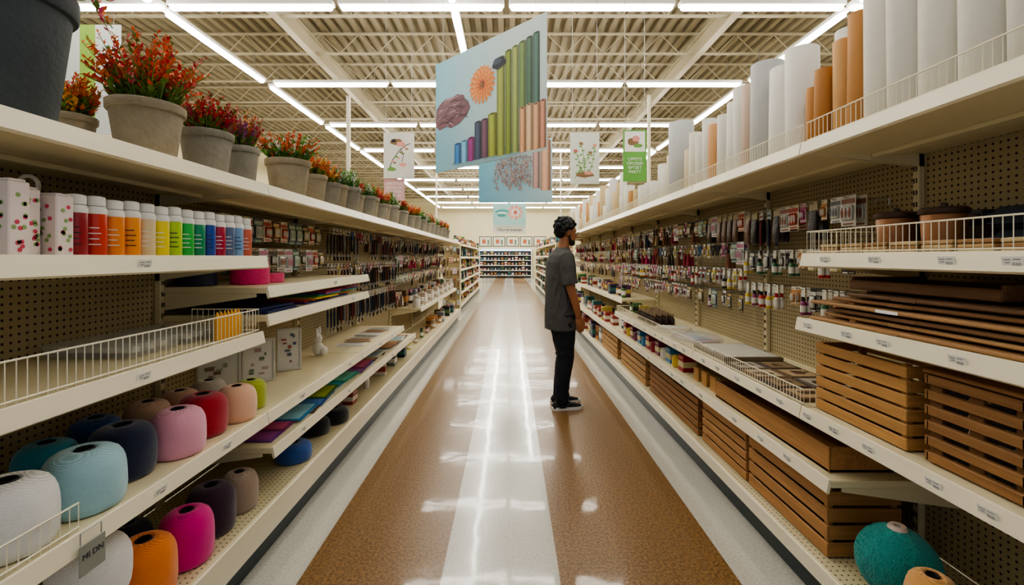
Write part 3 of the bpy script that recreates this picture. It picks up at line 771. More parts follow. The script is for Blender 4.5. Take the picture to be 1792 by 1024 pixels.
kinds={
 'slim':[('s%d'%i,pk_slim(a,b,t)) for i,(a,b,t) in enumerate((('#16181c','#c2beb2','#2a2018'),('#1c1c22','#8a6a3a','#d8c8a0'),('#4a2a1a','#c8c4ba','#101010'),('#22324a','#a9b0b4','#c8c0b0'),('#6a1c24','#b0aca2','#3a2a20'),('#202020','#9a3c28','#c0c0c0')))],
 'card':[('c%d'%i,pk_card(a,b,w,h,i%2==0)) for i,(a,b,w,h) in enumerate((('#d0cdc4','#8a5a4a',.09,.14),('#2c2a28','#b09a70',.085,.13),('#d6d8d6','#b0708a',.1,.15),('#a8987a','#3a2e22',.08,.12),('#4a5a60','#9ab09a',.09,.14),('#d4ceb4','#a83830',.085,.13),('#dedcd6','#74787c',.07,.12),('#5a3a28','#c8a878',.075,.12)))],
 'mini':[('m%d'%i,pk_card(a,b,w,h,i%2==1)) for i,(a,b,w,h) in enumerate((('#dad8d2','#43342b',.045,.11),('#c2c4c4','#7a242a',.045,.12),('#d8d0b8','#b5793f',.04,.1),('#2c2824','#c8c4b8',.045,.12),('#d0bac0','#a83a70',.045,.1),('#3a342c','#b09860',.05,.13),('#e6e4de','#c8b43c',.04,.11)))],
 'sci':[('x%d'%i,pk_scissor(a)) for i,a in enumerate(('#121214','#9c2028','#2a5a8a'))],
 'tas':[('t%d'%i,pk_tassel(a,b)) for i,(a,b) in enumerate((('#8a2034','#b09048'),('#3a2c22','#b09060'),('#7a4e34','#2a2018'),('#a82858','#b09050'),('#2a2a30','#8a8a8a'),('#a89060','#3a2a1a')))],
 'bot':[('b%d'%i,pk_bottle(a,b)) for i,(a,b) in enumerate((('#b8302c','#141414'),('#d2b42e','#d8d4cc'),('#18181c','#b4b4b0'),('#8a3a6a','#1a1a1a'),('#c2baaa','#a82028'),('#3a6a48','#101010'),('#a86028','#d0c8b8')))],
 'bag':[('g%d'%i,pk_bag(a)) for i,a in enumerate(('#3c291f','#1c1917','#5a3a26','#2c2428'))]}
FAR={}
def place_far(key,b,loc,rz):
    if key not in P:
        P[key]=b(); P[key].location=loc; P[key].rotation_euler=(0,0,rz); KIDS(P[key]); return
    o=P[key]
    nm=o.name.split('.')[0]
    FAR.setdefault(nm,[]).append((o,loc,rz))
def hangs(side,Y,z,kind,n,sp=.03):
    if not isinstance(kind,str): kind=R.choice(kind)
    xb=(LB if side<0 else RB)-side*.004
    far=Y>(7 if side<0 else 5.0)
    pl=place_far if far else place
    pl('hook',hk,(xb,Y,z),pi if side<0 else 0)
    key,b=R.choice(kinds[kind])
    for k in range(n):
        pl(key,b,(xb-side*(.185-k*sp),Y,z-.004),pi if side<0 else 0)
y=2.3
while y<3.5:
    hangs(-1,y,1.62,'card',2); y+=.1
y=2.36
while y<3.5:
    hangs(-1,y,1.45,'card',2); y+=.1
y=3.66
while y<5.7:
    hangs(-1,y,1.64,['slim','slim','bag','sci','mini'],2); 
    hangs(-1,y+.02,1.345,['slim','slim','mini'],2); 
    hangs(-1,y,1.05,['slim','bag','slim'],2); y+=.07
while y<10.0:
    hangs(-1,y,1.66,['slim','mini','bag','card'],2); hangs(-1,y+.03,1.42,['slim','card','tas','card'],2)
    hangs(-1,y+.01,1.18,['card','mini','bag','card'],1)
    if y<6.1: hangs(-1,y,.95,['slim','bag','card'],1)
    y+=.085
y=2.08
while y<3.0:
    hangs(1,y,1.68,['bag','slim','bag','card','mini'],2,.05)
    hangs(1,y+.02,1.44,['bot','mini','mini'],2)
    if R.random()<.8: hangs(1,y,1.24,['bot','mini'],2)
    y+=.08
while y<6.4:
    hangs(1,y,1.70,['slim','tas','bag','mini','card','card'],2)
    hangs(1,y+.02,1.5,['card','tas','mini','mini','sci'],2)
    hangs(1,y+.01,1.32,['bot','mini','mini'],2)
    if R.random()<.8: hangs(1,y,1.16,['bot','mini','card'],1)
    y+=.08
while y<10.7:
    hangs(1,y,1.68,['tas','card','bag','mini'],2)
    hangs(1,y+.03,1.5,['card','tas','bot','mini'],2); 
    hangs(1,y+.02,1.3,['card','mini','bag'],1); y+=.09
for xa,Y0 in ((-1.66,11.57),(1.25,11.97)):
    for i in range(5):
        for j in range(6):
            key,b=R.choice(kinds[R.choice(['card','bag','card','slim'])])
            place_far(key,b,(xa+i*.09,Y0-.03,1.66-j*.27),pi/2)
SINGLE={'peg_hook':('cluster of distant steel peg hooks in the pegboard','hook'),'blister_pack':('dense rows of distant blister packs on the pegboard','craft pack'),'paintbrush_pack':('dense rows of distant carded brushes on the pegboard','craft tool'),'scissors':('distant scissors packs hanging on the pegboard','scissors'),'tassel':('distant tassels hanging on the pegboard','tassel'),'hanging_bottle':('distant small bottles hanging on the pegboard','bottle'),'hanging_pouch':('distant dark bundles hanging on the pegboard','craft pack')}
for nm,lst in FAR.items():
    m=MB(); ml=[]; mi={}
    for o,loc,rz in lst:
        T=Matrix.Translation(Vector(loc))@Matrix.Rotation(rz,4,'Z')
        srcs=[o] if o.type=='MESH' else KIDS(o)
        for s in srcs:
            me=s.data
            vs=[tuple(v.co) for v in me.vertices]
            off=len(m.v); m.v+=[tuple(T@Vector(v)) for v in vs]
            for p in me.polygons:
                mt=me.materials[p.material_index]
                if mt.name not in mi: mi[mt.name]=len(ml); ml.append(mt)
                m.f.append([off+i for i in p.vertices]); m.m.append(mi[mt.name]); m.sm.append(False)
    o=m.obj(nm,ml,recalc=False); lb,ct=SINGLE[nm]; tag(o,lb,ct,kind='stuff')

# ---------------------------------------------------------------- right-hand shelf contents
WOOD='#ae8050'; WOOD2='#966a40'; WOODD='#6e4e30'
def crate(X,Y0,Y1,z,d,h,ns,col,lab,name='wooden_crate'):
    Lh=(Y1-Y0); e=empty(name,(X+d/2,(Y0+Y1)/2,z),lab,'crate','wooden crates')
    wm=woodmat(col); wx=woodmat(col,'X')
    for sx in(-1,1):
        for sy in(-1,1):
            m=MB(); m.box((sx*(d/2-.021),sy*(Lh/2-.021),h/2),(.022,.022,h),.002); m.obj('corner_post',wm,e)
    sh=h/ns
    for sx in(-1,1):
        m=MB()
        for k in range(ns): m.box((sx*(d/2-.005),0,sh*(k+.5)),(.009,Lh,sh*.8),.002)
        m.obj('side_slats',wm,e)
    for sy in(-1,1):
        m=MB()
        for k in range(ns): m.box((0,sy*(Lh/2-.005),sh*(k+.5)),(d-.02,.009,sh*.8),.002)
        m.obj('end_slats',wx,e)
    m=MB(); m.box((0,0,.008),(d-.03,Lh-.03,.01),.001); m.obj('bottom_board',woodmat(WOODD),e)
    return e
crate(1.27,1.83,2.43,.201,.3,.275,4,WOOD,'oiled wooden slatted crate on the bottom deck')
crate(1.27,2.46,3.015,.201,.3,.27,5,WOOD,'oiled wooden slatted crate on the bottom deck')
crate(1.27,3.09,4.15,.201,.3,.25,5,WOOD2,'brown wooden slatted crate on the bottom deck')
crate(1.27,4.28,5.22,.201,.3,.25,4,'#b58c5c','light wooden slatted crate on the bottom deck')
crate(1.27,5.4,6.3,.201,.3,.25,4,'#b58c5c','light wooden slatted crate on the bottom deck')
crate(1.275,1.47,1.905,.781,.2,.28,6,'#b88a52','honey-coloured wooden slatted crate on the shelf')
e=empty('wooden_rack',(1.41,1.27,.781),'brown wooden slotted rack with dark inserts on the shelf','rack')
wm=woodmat('#946a3e'); 
for sx in(-1,1):
    m=MB()
    for k in range(6): m.box((sx*.12,0,.02+.047*k),(.02,.27,.028),.002)
    m.obj('side_slats',wm,e)
for sy in(-1,1):
    m=MB()
    for k in range(6): m.box((0,sy*.135,.02+.047*k),(.26,.015,.028),.002)
    m.obj('end_slats',woodmat('#946a3e','X'),e)
for yy in(-.12,0,.12):
    m=MB(); m.box((-.108,yy,.135),(.012,.04,.265),.002); m.obj('upright_block',woodmat('#7c5530'),e)
for yy in(-.06,.06):
    m=MB()
    for k in range(5): m.box((-.104,yy,.0435+.047*k),(.008,.055,.018),.002)
    m.obj('dark_insert',DARK,e)  # dark boxes stand in for the shade in the holes between slats
m=MB(); m.box((0,0,.281),(.27,.29,.012),.003); m.obj('top_board',wm,e)
def tray(X,Y0,Y1,z,d,h,col,lab):
    Lh=Y1-Y0; e=empty('wooden_tray',(X+d/2,(Y0+Y1)/2,z),lab,'tray','wooden trays')
    m=MB(); m.box((0,0,.006),(d,Lh,.012),.001); m.obj('bottom_board',woodmat(col),e)
    m=MB()
    for sx in(-1,1): m.box((sx*(d/2-.005),0,h/2),(.01,Lh,h),.002)
    for sy in(-1,1): m.box((0,sy*(Lh/2-.005),h/2),(d-.008,.01,h),.002)
    m.obj('rim',woodmat(col),e)
tray(1.27,1.82,2.82,.551,.26,.1,'#a97c4c','long shallow wooden tray on the low shelf')
for k in range(3):
    m=MB(); m.prism([(0,0),(.07,0),(.07,.018),(.018,.018),(.018,.09),(0,.09)],-.04,.04,M=Matrix(((1,0,0,0),(0,0,1,0),(0,1,0,0),(0,0,0,1))))
    tag(m.obj('wood_bracket',woodmat('#b88a52'),loc=(1.3,2.93+k*.13,.551)),'small angled wooden bracket on the low shelf','bracket','wooden brackets')
for k in range(6):
    w=[.36,.34,.38,.33,.36,.3][k]; ln=[.98,.95,.9,.97,.82,.7][k]
    m=MB(); m.box((0,0,.0065),(w,ln,.013),.004)
    m.box((-w/2-.0005,.1,.0065),(.001,.09,.011),0,1 if k==3 else 0)
    z=1.151+k*.0225
    for q in(-.3,.3): m.box((0,q,.0175),(w*.8,.03,.009),.001)
    o=m.obj('wooden_board',[woodmat([ '#a27a50','#b08a5e','#7a5838','#a57e54','#8a6440','#6b4c30'][k]),WHITE],loc=(1.26+w/2+.012*((k*2)%3),1.43-.025*(k%3),z)); o.rotation_euler=(0,0,R.uniform(-.02,.02))
    tag(o,'flat stained wooden board in a stack','board','stacked wooden boards')
e=empty('serving_tray',(1.47,1.5,1.151+.1365),'brown tray with a raised curved edge on stacked boards','tray')
m=MB(); m.box((0,0,.006),(.3,.55,.012),.004); m.obj('base',woodmat('#7a5638'),e)
m=MB()
for s in(-1,1): m.box((s*.145,0,.02),(.012,.55,.03),.004); m.box((0,s*.27,.026),(.29,.012,.042),.004)
m.obj('rim',woodmat('#7a5638'),e)
for i,(X,Y) in enumerate(((1.47,1.74),(1.48,1.56))):
    e=empty('lidded_canister',(X,Y,1.421),'brown copper-toned canister with a dark lid','canister','lidded canisters')
    m=MB(); m.lathe([(.05,0),(.055,.004),(.062,.13),(.06,.135)],n=28); m.obj('body',mat('#94653f',.4,.3,.3,20),e)
    m=MB(); m.lathe([(.066,.135),(.068,.138),(.068,.152),(.06,.158),(.012,.16),(.012,.172),(.008,.175)],n=28); m.obj('lid',mat('#4a382c',.4,.3),e)
for i in range(8):
    for j in range(3):
        m=MB(); m.box((0,0,.006),(.09,.1,.012),.003); m.box((0,0,.0125),(.07,.08,.001),0,1)
        tag(m.obj('wood_plaque',[woodmat(['#b59468','#98744c','#c2aa80'][(i+j)%3]),woodmat('#d0b992')],loc=(1.32,1.83-i*.115,1.421+.0135*j)),'small square wooden plaque in a pile','plaque','wooden plaques in the basket')
for i in range(2):
    m=MB(); m.box((0,0,.035),(.2,.2,.07),.02); m.box((0,0,.02),(.202,.202,.006),.003,1); m.box((0,0,.048),(.202,.202,.006),.003,1)
    tag(m.obj('folded_cloth',[mat('#101620',.9),mat('#202c40',.9)],loc=(1.56,1.30,1.421+.071*i)),'folded navy striped cloth in a pile','cloth','folded cloths')
for i in range(4):
    place('dkb%d'%(i%2),b_carton(['#2c241f','#4a382a'][i%2],['#6a5442','#2a2420'][i%2],.09,.09,.15,lab='dark brown boxed craft kit on the shelf'),(1.62,1.83-i*.13,1.421))
def b_blk():
    m=MB(); m.lathe([(.018,0),(.02,.003),(.02,.06),(.009,.072),(.009,.085)],n=12); m.lathe([(.011,.085),(.011,.105),(.007,.11)],n=12,mi=1)
    return tag(m.obj('small_bottle',[mat('#3a2a20',.25),mat('#8a7458',.4)]),'small dark dropper bottle standing in a row','bottle','small dark bottles')
for i in range(9):
    for j in range(4): place('blk',b_blk,(1.33+j*.055,4.2+i*.06,.781))
for i in range(5):
    sheet(1.42,3.78+.05*i,.781+.0045*i,.26,.19,.0035,['#dcd8cc','#c8bca4','#e4e2da','#b8ac98','#d8c8b8'][i],R.uniform(-.5,.5),'pale paper sheet in a loose pile','paper','pale papers on the middle shelf',m2=['#e8e6de','#d8d0bc','#b8c0c4','#c8b8a0','#e0d8cc'][i])
e=empty('clear_folder',(1.42,3.47,.781),'clear zip folder with pink and blue sheets','folder',rz=.3)
m=MB(); m.loft([(0,0,0,.14,.17),(.02,0,0,.145,.175),(.045,0,0,.12,.14),(.055,.0,0,.06,.09)],24,e=.5); m.obj('pouch',CLEAR,e)
m=MB(); m.box((0,0,.004),(.2,.25,.006)); m.box((.02,.03,.010),(.15,.18,.005),0,1); m.obj('sheets',[mat('#d0a8b6'),mat('#9ab4c2')],e)
m=MB(); m.box((0,0,.012),(.36,.46,.024),.004); m.box((0,0,.0245),(.32,.42,.002),0,1); tag(m.obj('canvas_panel',[mat('#6a5c4a'),mat('#c4c0b4',.6)],loc=(1.47,2.98,.781)),'grey framed canvas panel lying flat on the shelf','canvas')
def b_flat(seed):
    rq=random.Random(seed)
    m=MB(); m.box((0,0,.008),(.17,.17,.016),.003,0); m.box((0,0,.0165),(.135,.135,.001),0,1)
    for q in range(4): m.box((rq.uniform(-.03,.03),rq.uniform(-.03,.03),.0172+.0002*q),(rq.uniform(.02,.07),rq.uniform(.015,.05),.0012),0,2+q%2)
    return m
k=0
for i in range(4):
    for j in range(2):
        m=b_flat(k); fm=[('#6a5038','#b59a78'),('#4a3a2e','#8a7458'),('#7a5c3c','#c0b094'),('#5a5044','#a8a090')][(i+j*2)%4]
        o=m.obj('flat_frame',[woodmat(fm[0]),mat(fm[1]),mat('#3a2c20'),mat('#6a5038')],loc=(1.345+j*.18,2.06+i*.18,.781))
        tag(o,'small brown square frame with print lying flat','frame','flat frames on the middle shelf'); k+=1
fill(1.42,4.8,5.25,.781,.12,.04,.6,'small goods on the middle shelf')
y=3.45; i=0
while y<5.2:
    col,nm=[('#9c2030','dark red'),('#d8b830','yellow'),('#3a7cac','blue'),('#e0dcd2','white'),('#7a2e54','plum')][i%5]
    if i%2: place('mc'+col,b_cone(col,.055,.09),(1.33,y,.551),label='small %s yarn cone on the low shelf'%nm,group='small yarn cones')
    else: place('pc%d'%(i%6),b_carton(col,'#d0c498',.1,.1,.12,lab='small bright craft box on the low shelf'),(1.34,y,.551))
    y+=.14; i+=1
fill(1.36,5.5,10.6,.551,.15,.04,.9,'small goods on the low shelf')
fill(1.42,5.5,10.6,.921,.14,.05,.8,'small goods on the upper low shelf')
fill(1.36,6.5,10.6,.201,.2,.04,1.2,'goods on the bottom deck')

# ---------------------------------------------------------------- near price sign hanging on shelf rail
e=empty('price_sign',(-1.095,1.2,.585),'grey hanging shelf price sign with dark characters','sign')
m=MB(); m.box((0,0,.045),(.003,.075,.08),.001); m.obj('sign_card',mat('#8d9088'),e)
text('MI DN',.022,mat('#33383c'),e,(.0022,0,.052),(pi/2,0,pi/2),ext=.0004)
m=MB(); m.tube([(-.004,-.03,.085),(-.004,-.03,.115)],.002,4); m.tube([(-.004,.03,.085),(-.004,.03,.115)],.002,4); m.tube([(-.004,-.03,.115),(-.004,.03,.115)],.002,4); m.obj('clip',STEEL,e)

# ---------------------------------------------------------------- banners
def banner(name,origin,ang,w,h,bg,shapes,label,mats,wires=True,ztop=5.05,cat='banner'):
    e=empty(name,origin,label,cat,None,ang)
    m=MB(); m.box((w/2,0,h/2),(w,.008,h),.001,0); 
    m.obj('panel',bg,e)
    m=MB()
    T=Matrix(((1,0,0,0),(0,0,-1,0),(0,1,0,0),(0,0,0,1)))
    for k,(pts,mi) in enumerate(shapes):
        n=len(pts); d=.0044+.00001*k
        m.add([(x,y_,d) for x,y_ in pts],[list(range(n))],mi,False,T)
    if shapes: m.obj('printed_picture',mats,e,recalc=False)
    if wires:
        for xx in(w*.08,w*.92):
            mm=MB(); mm.tube([(xx,0,h),(xx,0,ztop-origin[2])],.002,4); mm.obj('hanging_wire',STEEL,e)
    return e
def rect(x0,y0,x1,y1): return [(x0,y0),(x1,y0),(x1,y1),(x0,y1)]
def blob(cx,cy,rx,ry,n=14,j=0): return [(cx+rx*(1+j*math.sin(5*t)+j*.6*math.sin(3.1*t))*math.cos(2*pi*t/n),cy+ry*(1+j*math.sin(4*t))*math.sin(2*pi*t/n)) for t in range(n)]
def petals(cx,cy,r,n,w,ph=0): 
    out=[]
    for k in range(n):
        a=2*pi*k/n+ph; out.append([(cx+r*.3*math.cos(a),cy+r*.3*math.sin(a)),(cx+r*.75*math.cos(a-w),cy+r*.75*math.sin(a-w)),(cx+r*math.cos(a-w*.4),cy+r*math.sin(a-w*.4)),(cx+r*math.cos(a+w*.4),cy+r*math.sin(a+w*.4)),(cx+r*.75*math.cos(a+w),cy+r*.75*math.sin(a+w))])
    return out
def gradmat():
    m=bpy.data.materials.new('printed_blue_backdrop'); m.use_nodes=True; nt=m.node_tree; b=nt.nodes['Principled BSDF']
    tc=nt.nodes.new('ShaderNodeTexCoord'); sp=nt.nodes.new('ShaderNodeSeparateXYZ'); nt.links.new(tc.outputs['Object'],sp.inputs[0])
    cr=nt.nodes.new('ShaderNodeValToRGB'); cr.color_ramp.elements[0].color=C('#86c2d8'); cr.color_ramp.elements[1].color=C('#d2e2e0'); 
    nt.links.new(sp.outputs[0],cr.inputs[0]); nt.links.new(cr.outputs[0],b.inputs['Base Color']); b.inputs['Roughness'].default_value=.45
    return m
BML=[];BMI={}
def bm_(h):
    if h not in BMI: BMI[h]=len(BML); BML.append(mat(h,.5,0,.14,22))
    return BMI[h]
def shade(h,k):
    return '#'+''.join('%02x'%max(0,min(255,int(int(h[i:i+2],16)*k))) for i in(1,3,5))
def printroll(sh,a,b,y0,y1,col):
    w=b-a; n=9
    for q in range(n):
        t=(q+.5)/n; k=.65+.5*math.sin(pi*min(1,t*1.15+.02))**.8 if t<.85 else .7
        x0=a+w*q/n; x1=a+w*(q+1)/n
        yt=.008*math.sin(pi*t)
        sh.append(([(x0,y0-yt*.5),(x1,y0-yt*.5),(x1,y1+yt),(x0,y1+yt)],bm_(shade(col,k))))
    sh.append((blob((a+b)/2,y1+.002,w*.46,.009,12),bm_(shade(col,.85))))
    sh.append((blob((a+b)/2,y1+.002,w*.2,.004,10),bm_(shade(col,.4))))
def ribbon(pts,w0,w1):
    L=[];Rr=[];n=len(pts)
    for i,(x,y_) in enumerate(pts):
        a=pts[max(0,i-1)];b=pts[min(n-1,i+1)]
        dx,dy=b[0]-a[0],b[1]-a[1];l=math.hypot(dx,dy) or 1
        w=(w0+(w1-w0)*i/(n-1))*math.sin(pi*(i+.3)/(n-.4))
        L.append((x-dy/l*w,y_+dx/l*w));Rr.append((x+dy/l*w,y_-dx/l*w))
    return Rr+L[::-1]
rp=random.Random(9)
sh=[(blob(.72,.045,.5,.045,20),bm_('#8fb4be'))]
xs_=[.765,.855,.925,.995,1.065,1.13,1.195]
cc=['#98a350','#7f9040','#9aa862','#78905a','#55735f','#5b7c72']
for i in range(6): printroll(sh,xs_[i],xs_[i+1]-.003,.03,.78-.015*(i==0)+.01*i,cc[i])
for i,(a,b,c_) in enumerate(((1.0,1.06,'#dca67e'),(1.062,1.125,'#eac29c'),(1.127,1.19,'#e2ac88'),(1.192,1.248,'#d0957c'))): printroll(sh,a,b,.02,.335+.01*(i%2),c_)
for i,(a,b,t,c_) in enumerate(((.26,.345,.20,'#3f7fc0'),(.347,.428,.21,'#7cb6e0'),(.43,.512,.22,'#963c84'),(.514,.592,.33,'#46526e'),(.594,.668,.335,'#745268'),(.67,.765,.36,'#98a348'))): printroll(sh,a,b,.04,t,c_)
sh.append((blob(.79,.73,.075,.045,14,.12),bm_('#2e3440'))); sh.append((blob(.77,.745,.05,.02,12,.1),bm_('#4a5568')))
cl=[(.02,.55),(.005,.47),(.005,.40),(.06,.36),(.16,.375),(.22,.35),(.33,.37),(.42,.42),(.46,.47),(.44,.52),(.4,.54),(.38,.59),(.3,.615),(.22,.60),(.14,.61),(.07,.585)]
sh.append((cl,bm_('#7c5662')))
for q in range(34):
    t=q/33; x0=.02+.3*rp.random(); y0=.385+.2*t+rp.uniform(-.012,.012)
    ln=rp.uniform(.08,.2); am=rp.uniform(-.035,.035); sl=rp.uniform(-.03,.05)
    pts=[(min(.44,x0+ln*s_/6),min(.6,y0+am*math.sin(pi*s_/6)+sl*s_/6)) for s_ in range(7)]
    sh.append((ribbon(pts,.009,.006),bm_(rp.choice(['#a07684','#5c3a46','#8c6270','#684350','#aa8490','#54343f']))))
for r_,n_,w_,h_ in ((.15,20,.14,'#f29a58'),(.138,19,.13,'#e07c3c'),(.125,17,.15,'#f5a866'),(.108,16,.16,'#e28040'),(.092,14,.18,'#f09a54'),(.076,12,.2,'#dc7434'),(.06,10,.24,'#ee8c48'),(.045,9,.25,'#b8521e')):
    for p in petals(.6,.615,r_,n_,w_,r_*30): sh.append((p,bm_(h_)))
sh.append((blob(.6,.615,.022,.022),bm_('#3a221a')))
for q in range(16):
    a=q*2.4; sh.append((blob(.6+.022*math.cos(a)*(q/16),.615+.022*math.sin(a)*(q/16),.004,.004,6),bm_('#c98a4a')))
ang=math.atan2(-.87,.899)
banner('hanging_banner',(-.645,4.0,2.145),ang,1.251,.945,gradmat(),sh,'large hanging banner picturing fabric rolls and an orange flower',BML)
BML=[];BMI={}
sh=[]
printroll(sh,.52,.59,.14,.6,'#c49a94'); printroll(sh,.595,.695,.12,.6,'#dba88c')
for k in range(9):
    cx=.18+.038*k; yb=.46; yt=.13+.035*((k*2)%3)
    for q in range(120):
        t=rp.random(); s_=7*(1-t); wv=.034*math.sin(pi*((1-t)*.8+.15)); x=cx+.012*math.sin(s_*.9+k)+rp.uniform(-wv,wv); y_=yt+(yb-yt)*t
        le=rp.uniform(.014,.026); an=rp.uniform(-2.3,-.8)
        dx,dy=math.cos(an)*le,math.sin(an)*le
        sh.append(([(x,y_),(x+dx*.5+.0045,y_+dy*.5),(x+dx,y_+dy),(x+dx*.5-.0045,y_+dy*.5)][::-1],bm_(rp.choice(['#c09694','#94706e','#dcbcb0','#84605e','#ccaa9e','#a88480']))))
    sh.append((ribbon([(cx,.43),(cx+(.34-cx)*.5,.49),(.34,.58)],.004,.004),bm_('#8a6a58')))
banner('hanging_banner',(-.3,4.42,1.935),-.03,.71,.62,gradmat(),sh,'hanging banner picturing dried pink grasses on pale blue',BML,ztop=2.9)
SM=[mat(x,.5,0,.1) for x in('#e59a8a','#c9605a','#3f9a94','#f4f1e8','#6f9a4a','#8a6a48','#222222')]
sh=[(blob(.18,.27,.13,.05,16,.05),2),(blob(.18,.25,.1,.02,16,.05),3),(blob(.17,.2,.09,.03,16,.05),2)]+[(p,0) for p in petals(.44,.26,.15,9,.3)]+[(p,3) for p in petals(.44,.26,.09,7,.3)]+[(blob(.44,.26,.04,.04),1)]
banner('hanging_banner',(-.33,9,2.03),0,.65,.44,mat('#a4d0ca',.5),sh,'small teal hanging banner with a pink flower',SM)
e=banner('hanging_sign',(-.33,9.05,1.88),0,.65,.14,mat('#f1ede0',.5),[],'narrow cream hanging sign with dark script lettering',SM,wires=False,cat='sign')
text('Oecrereeeser',.09,SM[6],e,(.325,-.006,.07),(pi/2,0,0))
for xx in(.03,.62):
    mm=MB(); mm.tube([(xx,0,.14),(xx,-.04,.165)],.003,4); mm.obj('hanging_wire',STEEL,e)
def stroke(pts,w,mi):
    out=[]
    for (x0,y0),(x1,y1) in zip(pts,pts[1:]):
        dx,dy=x1-x0,y1-y0; l=math.hypot(dx,dy) or 1; nx,ny=-dy/l*w,dx/l*w
        out.append(([(x0-nx,y0-ny),(x1-nx,y1-ny),(x1+nx,y1+ny),(x0+nx,y0+ny)],mi))
    return out
sh=stroke([(.05,.08),(.1,.2),(.17,.3),(.24,.36),(.29,.38)],.004,6)+[(blob(.14,.4,.07,.035,14,.1),5),(blob(.19,.375,.05,.03,12,.1),0),(blob(.11,.41,.03,.018,12,.1),6)]
for q in range(9): sh.append((blob(.08+.022*q,.14+.025*q+(.02 if q%2 else -.02),.018,.01,8,.1),(4,0,5)[q%3]))
sh+=stroke([(.18,.33),(.22,.26),(.2,.18)],.003,6)+[(blob(.21,.15,.04,.02,10,.1),0),(blob(.09,.1,.05,.02,10,.1),4)]
banner('hanging_banner',(-1.38,5,2.27),0,.335,.5,mat('#dedbd0'),sh,'white hanging banner with a botanical sketch and bird',SM)
e=banner('hanging_sign',(-1.38,5.02,2.03),0,.225,.235,mat('#dba8a8'),[],'small pink hanging sign with rows of pale lettering',SM,ztop=2.26,cat='sign')
text('OPRSTNG\nRPTESOR\nSTRPNES\nPORTSE',.043,SM[3],e,(.112,-.006,.118),(pi/2,0,0))
sh=[]
for b0,b1 in (((.05,.06),(.22,.34)),((.16,.06),(.12,.44)),((.2,.08),(.27,.42)),((.12,.08),(.06,.36))):
    sh+=stroke([b0,((b0[0]+b1[0])/2+.015,(b0[1]+b1[1])/2),b1],.0035,4)
    for q in range(7):
        t=.2+.12*q; x=b0[0]+(b1[0]-b0[0])*t; y_=b0[1]+(b1[1]-b0[1])*t; sh.append((blob(x+(.014 if q%2 else -.014),y_,.016,.009,8),4))
    sh.append((blob(b1[0],b1[1],.024,.018,10,.12),(0,5,1,5)[int(b0[0]*20)%4]))
sh.append((blob(.16,.1,.1,.03,14,.1),5)); sh.append((blob(.2,.12,.05,.02,12,.1),0))
banner('hanging_banner',(.66,5,2.21),0,.32,.56,mat('#e0ded4'),sh,'white hanging banner with green stems and flowers',SM)
e=banner('hanging_banner',(1.14,4.6,2.17),0,.235,.52,mat('#6aa84a'),[(rect(.015,.3,.22,.505),3),(blob(.1,.4,.06,.04,12,.1),5),(blob(.13,.43,.04,.03,12,.1),0),(blob(.15,.36,.05,.02,12,.1),4)],'green hanging banner with pale lettering below a picture',SM)
text('OPPSTS\nOPOSSIR\nRPTSET\nPARTY',.042,SM[3],e,(.117,-.006,.16),(pi/2,0,0))
banner('hanging_banner',(-5.25,5.0,2.75),0,1.0,1.2,mat('#dce0dc'),[(rect(.55,0,.72,1.2),0),(rect(0,0,.1,1.2),1)],'large white hanging banner with a green stripe',[mat('#9cc05a'),mat('#d4dcd8')])
for X,Y,z1,z0 in((-1.57,4.45,2.97,1.742),(1.66,5.45,3.33,1.887),(-1.62,10.1,3.25,1.742),(1.45,13,4.4,1.802)):
    m=MB(); w=.035
    m.box((0,0,.006),(w*2.2,w*2.2,.012),.002); m.box((0,0,(z1-z0)/2),(w,w,z1-z0),.004); m.box((0,0,z1-z0),(w*1.2,w*1.2,.012),.003)
    tag(m.obj('sign_post',CREAM2,loc=(X,Y,z0)),'slim white metal post standing on the shelving','post','sign posts')
e=empty('shelf_sign',(1.12,11.2,1.42),'small magenta flag sign clipped at the run end','sign')
m=MB(); m.box((0,0,.08),(.16,.006,.16),.002); m.obj('panel',mat('#d0228a'),e)
m=MB(); m.tube([(.08,0,.08),(.12,-.1,.08)],.004,5); m.obj('bracket',STEEL,e)

# ---------------------------------------------------------------- person
pe=empty('person',(.53,4.33,0),'person in grey t-shirt, dark jeans and sneakers, standing facing shelves','person',rz=.2)
SK=mat('#a06a48',.5,0,.08,12)
def rem(o,v,it=3):
    a=o.modifiers.new('remesh','REMESH'); a.mode='VOXEL'; a.voxel_size=v; a.use_smooth_shade=True
    b=o.modifiers.new('smooth','SMOOTH'); b.factor=.5; b.iterations=it
    return o
def wrinkle(o,st,size):
    tx=bpy.data.textures.new('folds','CLOUDS'); tx.noise_scale=size; tx.noise_depth=2
    d=o.modifiers.new('folds','DISPLACE'); d.texture=tx; d.strength=st; d.mid_level=.5; d.texture_coords='LOCAL'
b=MB()
b.loft([(.8,-.035,0,.09,.14),(.92,-.04,0,.098,.15),(1.08,-.045,0,.088,.135),(1.25,-.045,0,.1,.155),(1.38,-.045,0,.095,.165),(1.45,-.038,0,.07,.12),(1.485,-.03,0,.052,.062)])
b.tube([(-.035,0,1.45),(-.02,0,1.52),(-.005,0,1.59)],[.058,.054,.052],16)
HT=Matrix.Translation((-.01,0,1.56))@Matrix.Rotation(.13,4,'Y')@Matrix.Translation((.01,0,-1.56))
b.ell((-.008,0,1.665),(.092,.074,.09),24,M=HT); b.ell((.028,0,1.618),(.062,.06,.088),24,M=HT); b.ell((.062,0,1.553),(.028,.032,.022),14,M=HT); b.ell((.035,0,1.565),(.05,.052,.03),16,M=HT)
b.tube([(.082,0,1.655),(.1,0,1.628),(.104,0,1.615)],[.009,.012,.012],10,M=HT); b.ell((.097,.011,1.613),(.01,.008,.007),8,M=HT); b.ell((.097,-.011,1.613),(.01,.008,.007),8,M=HT)
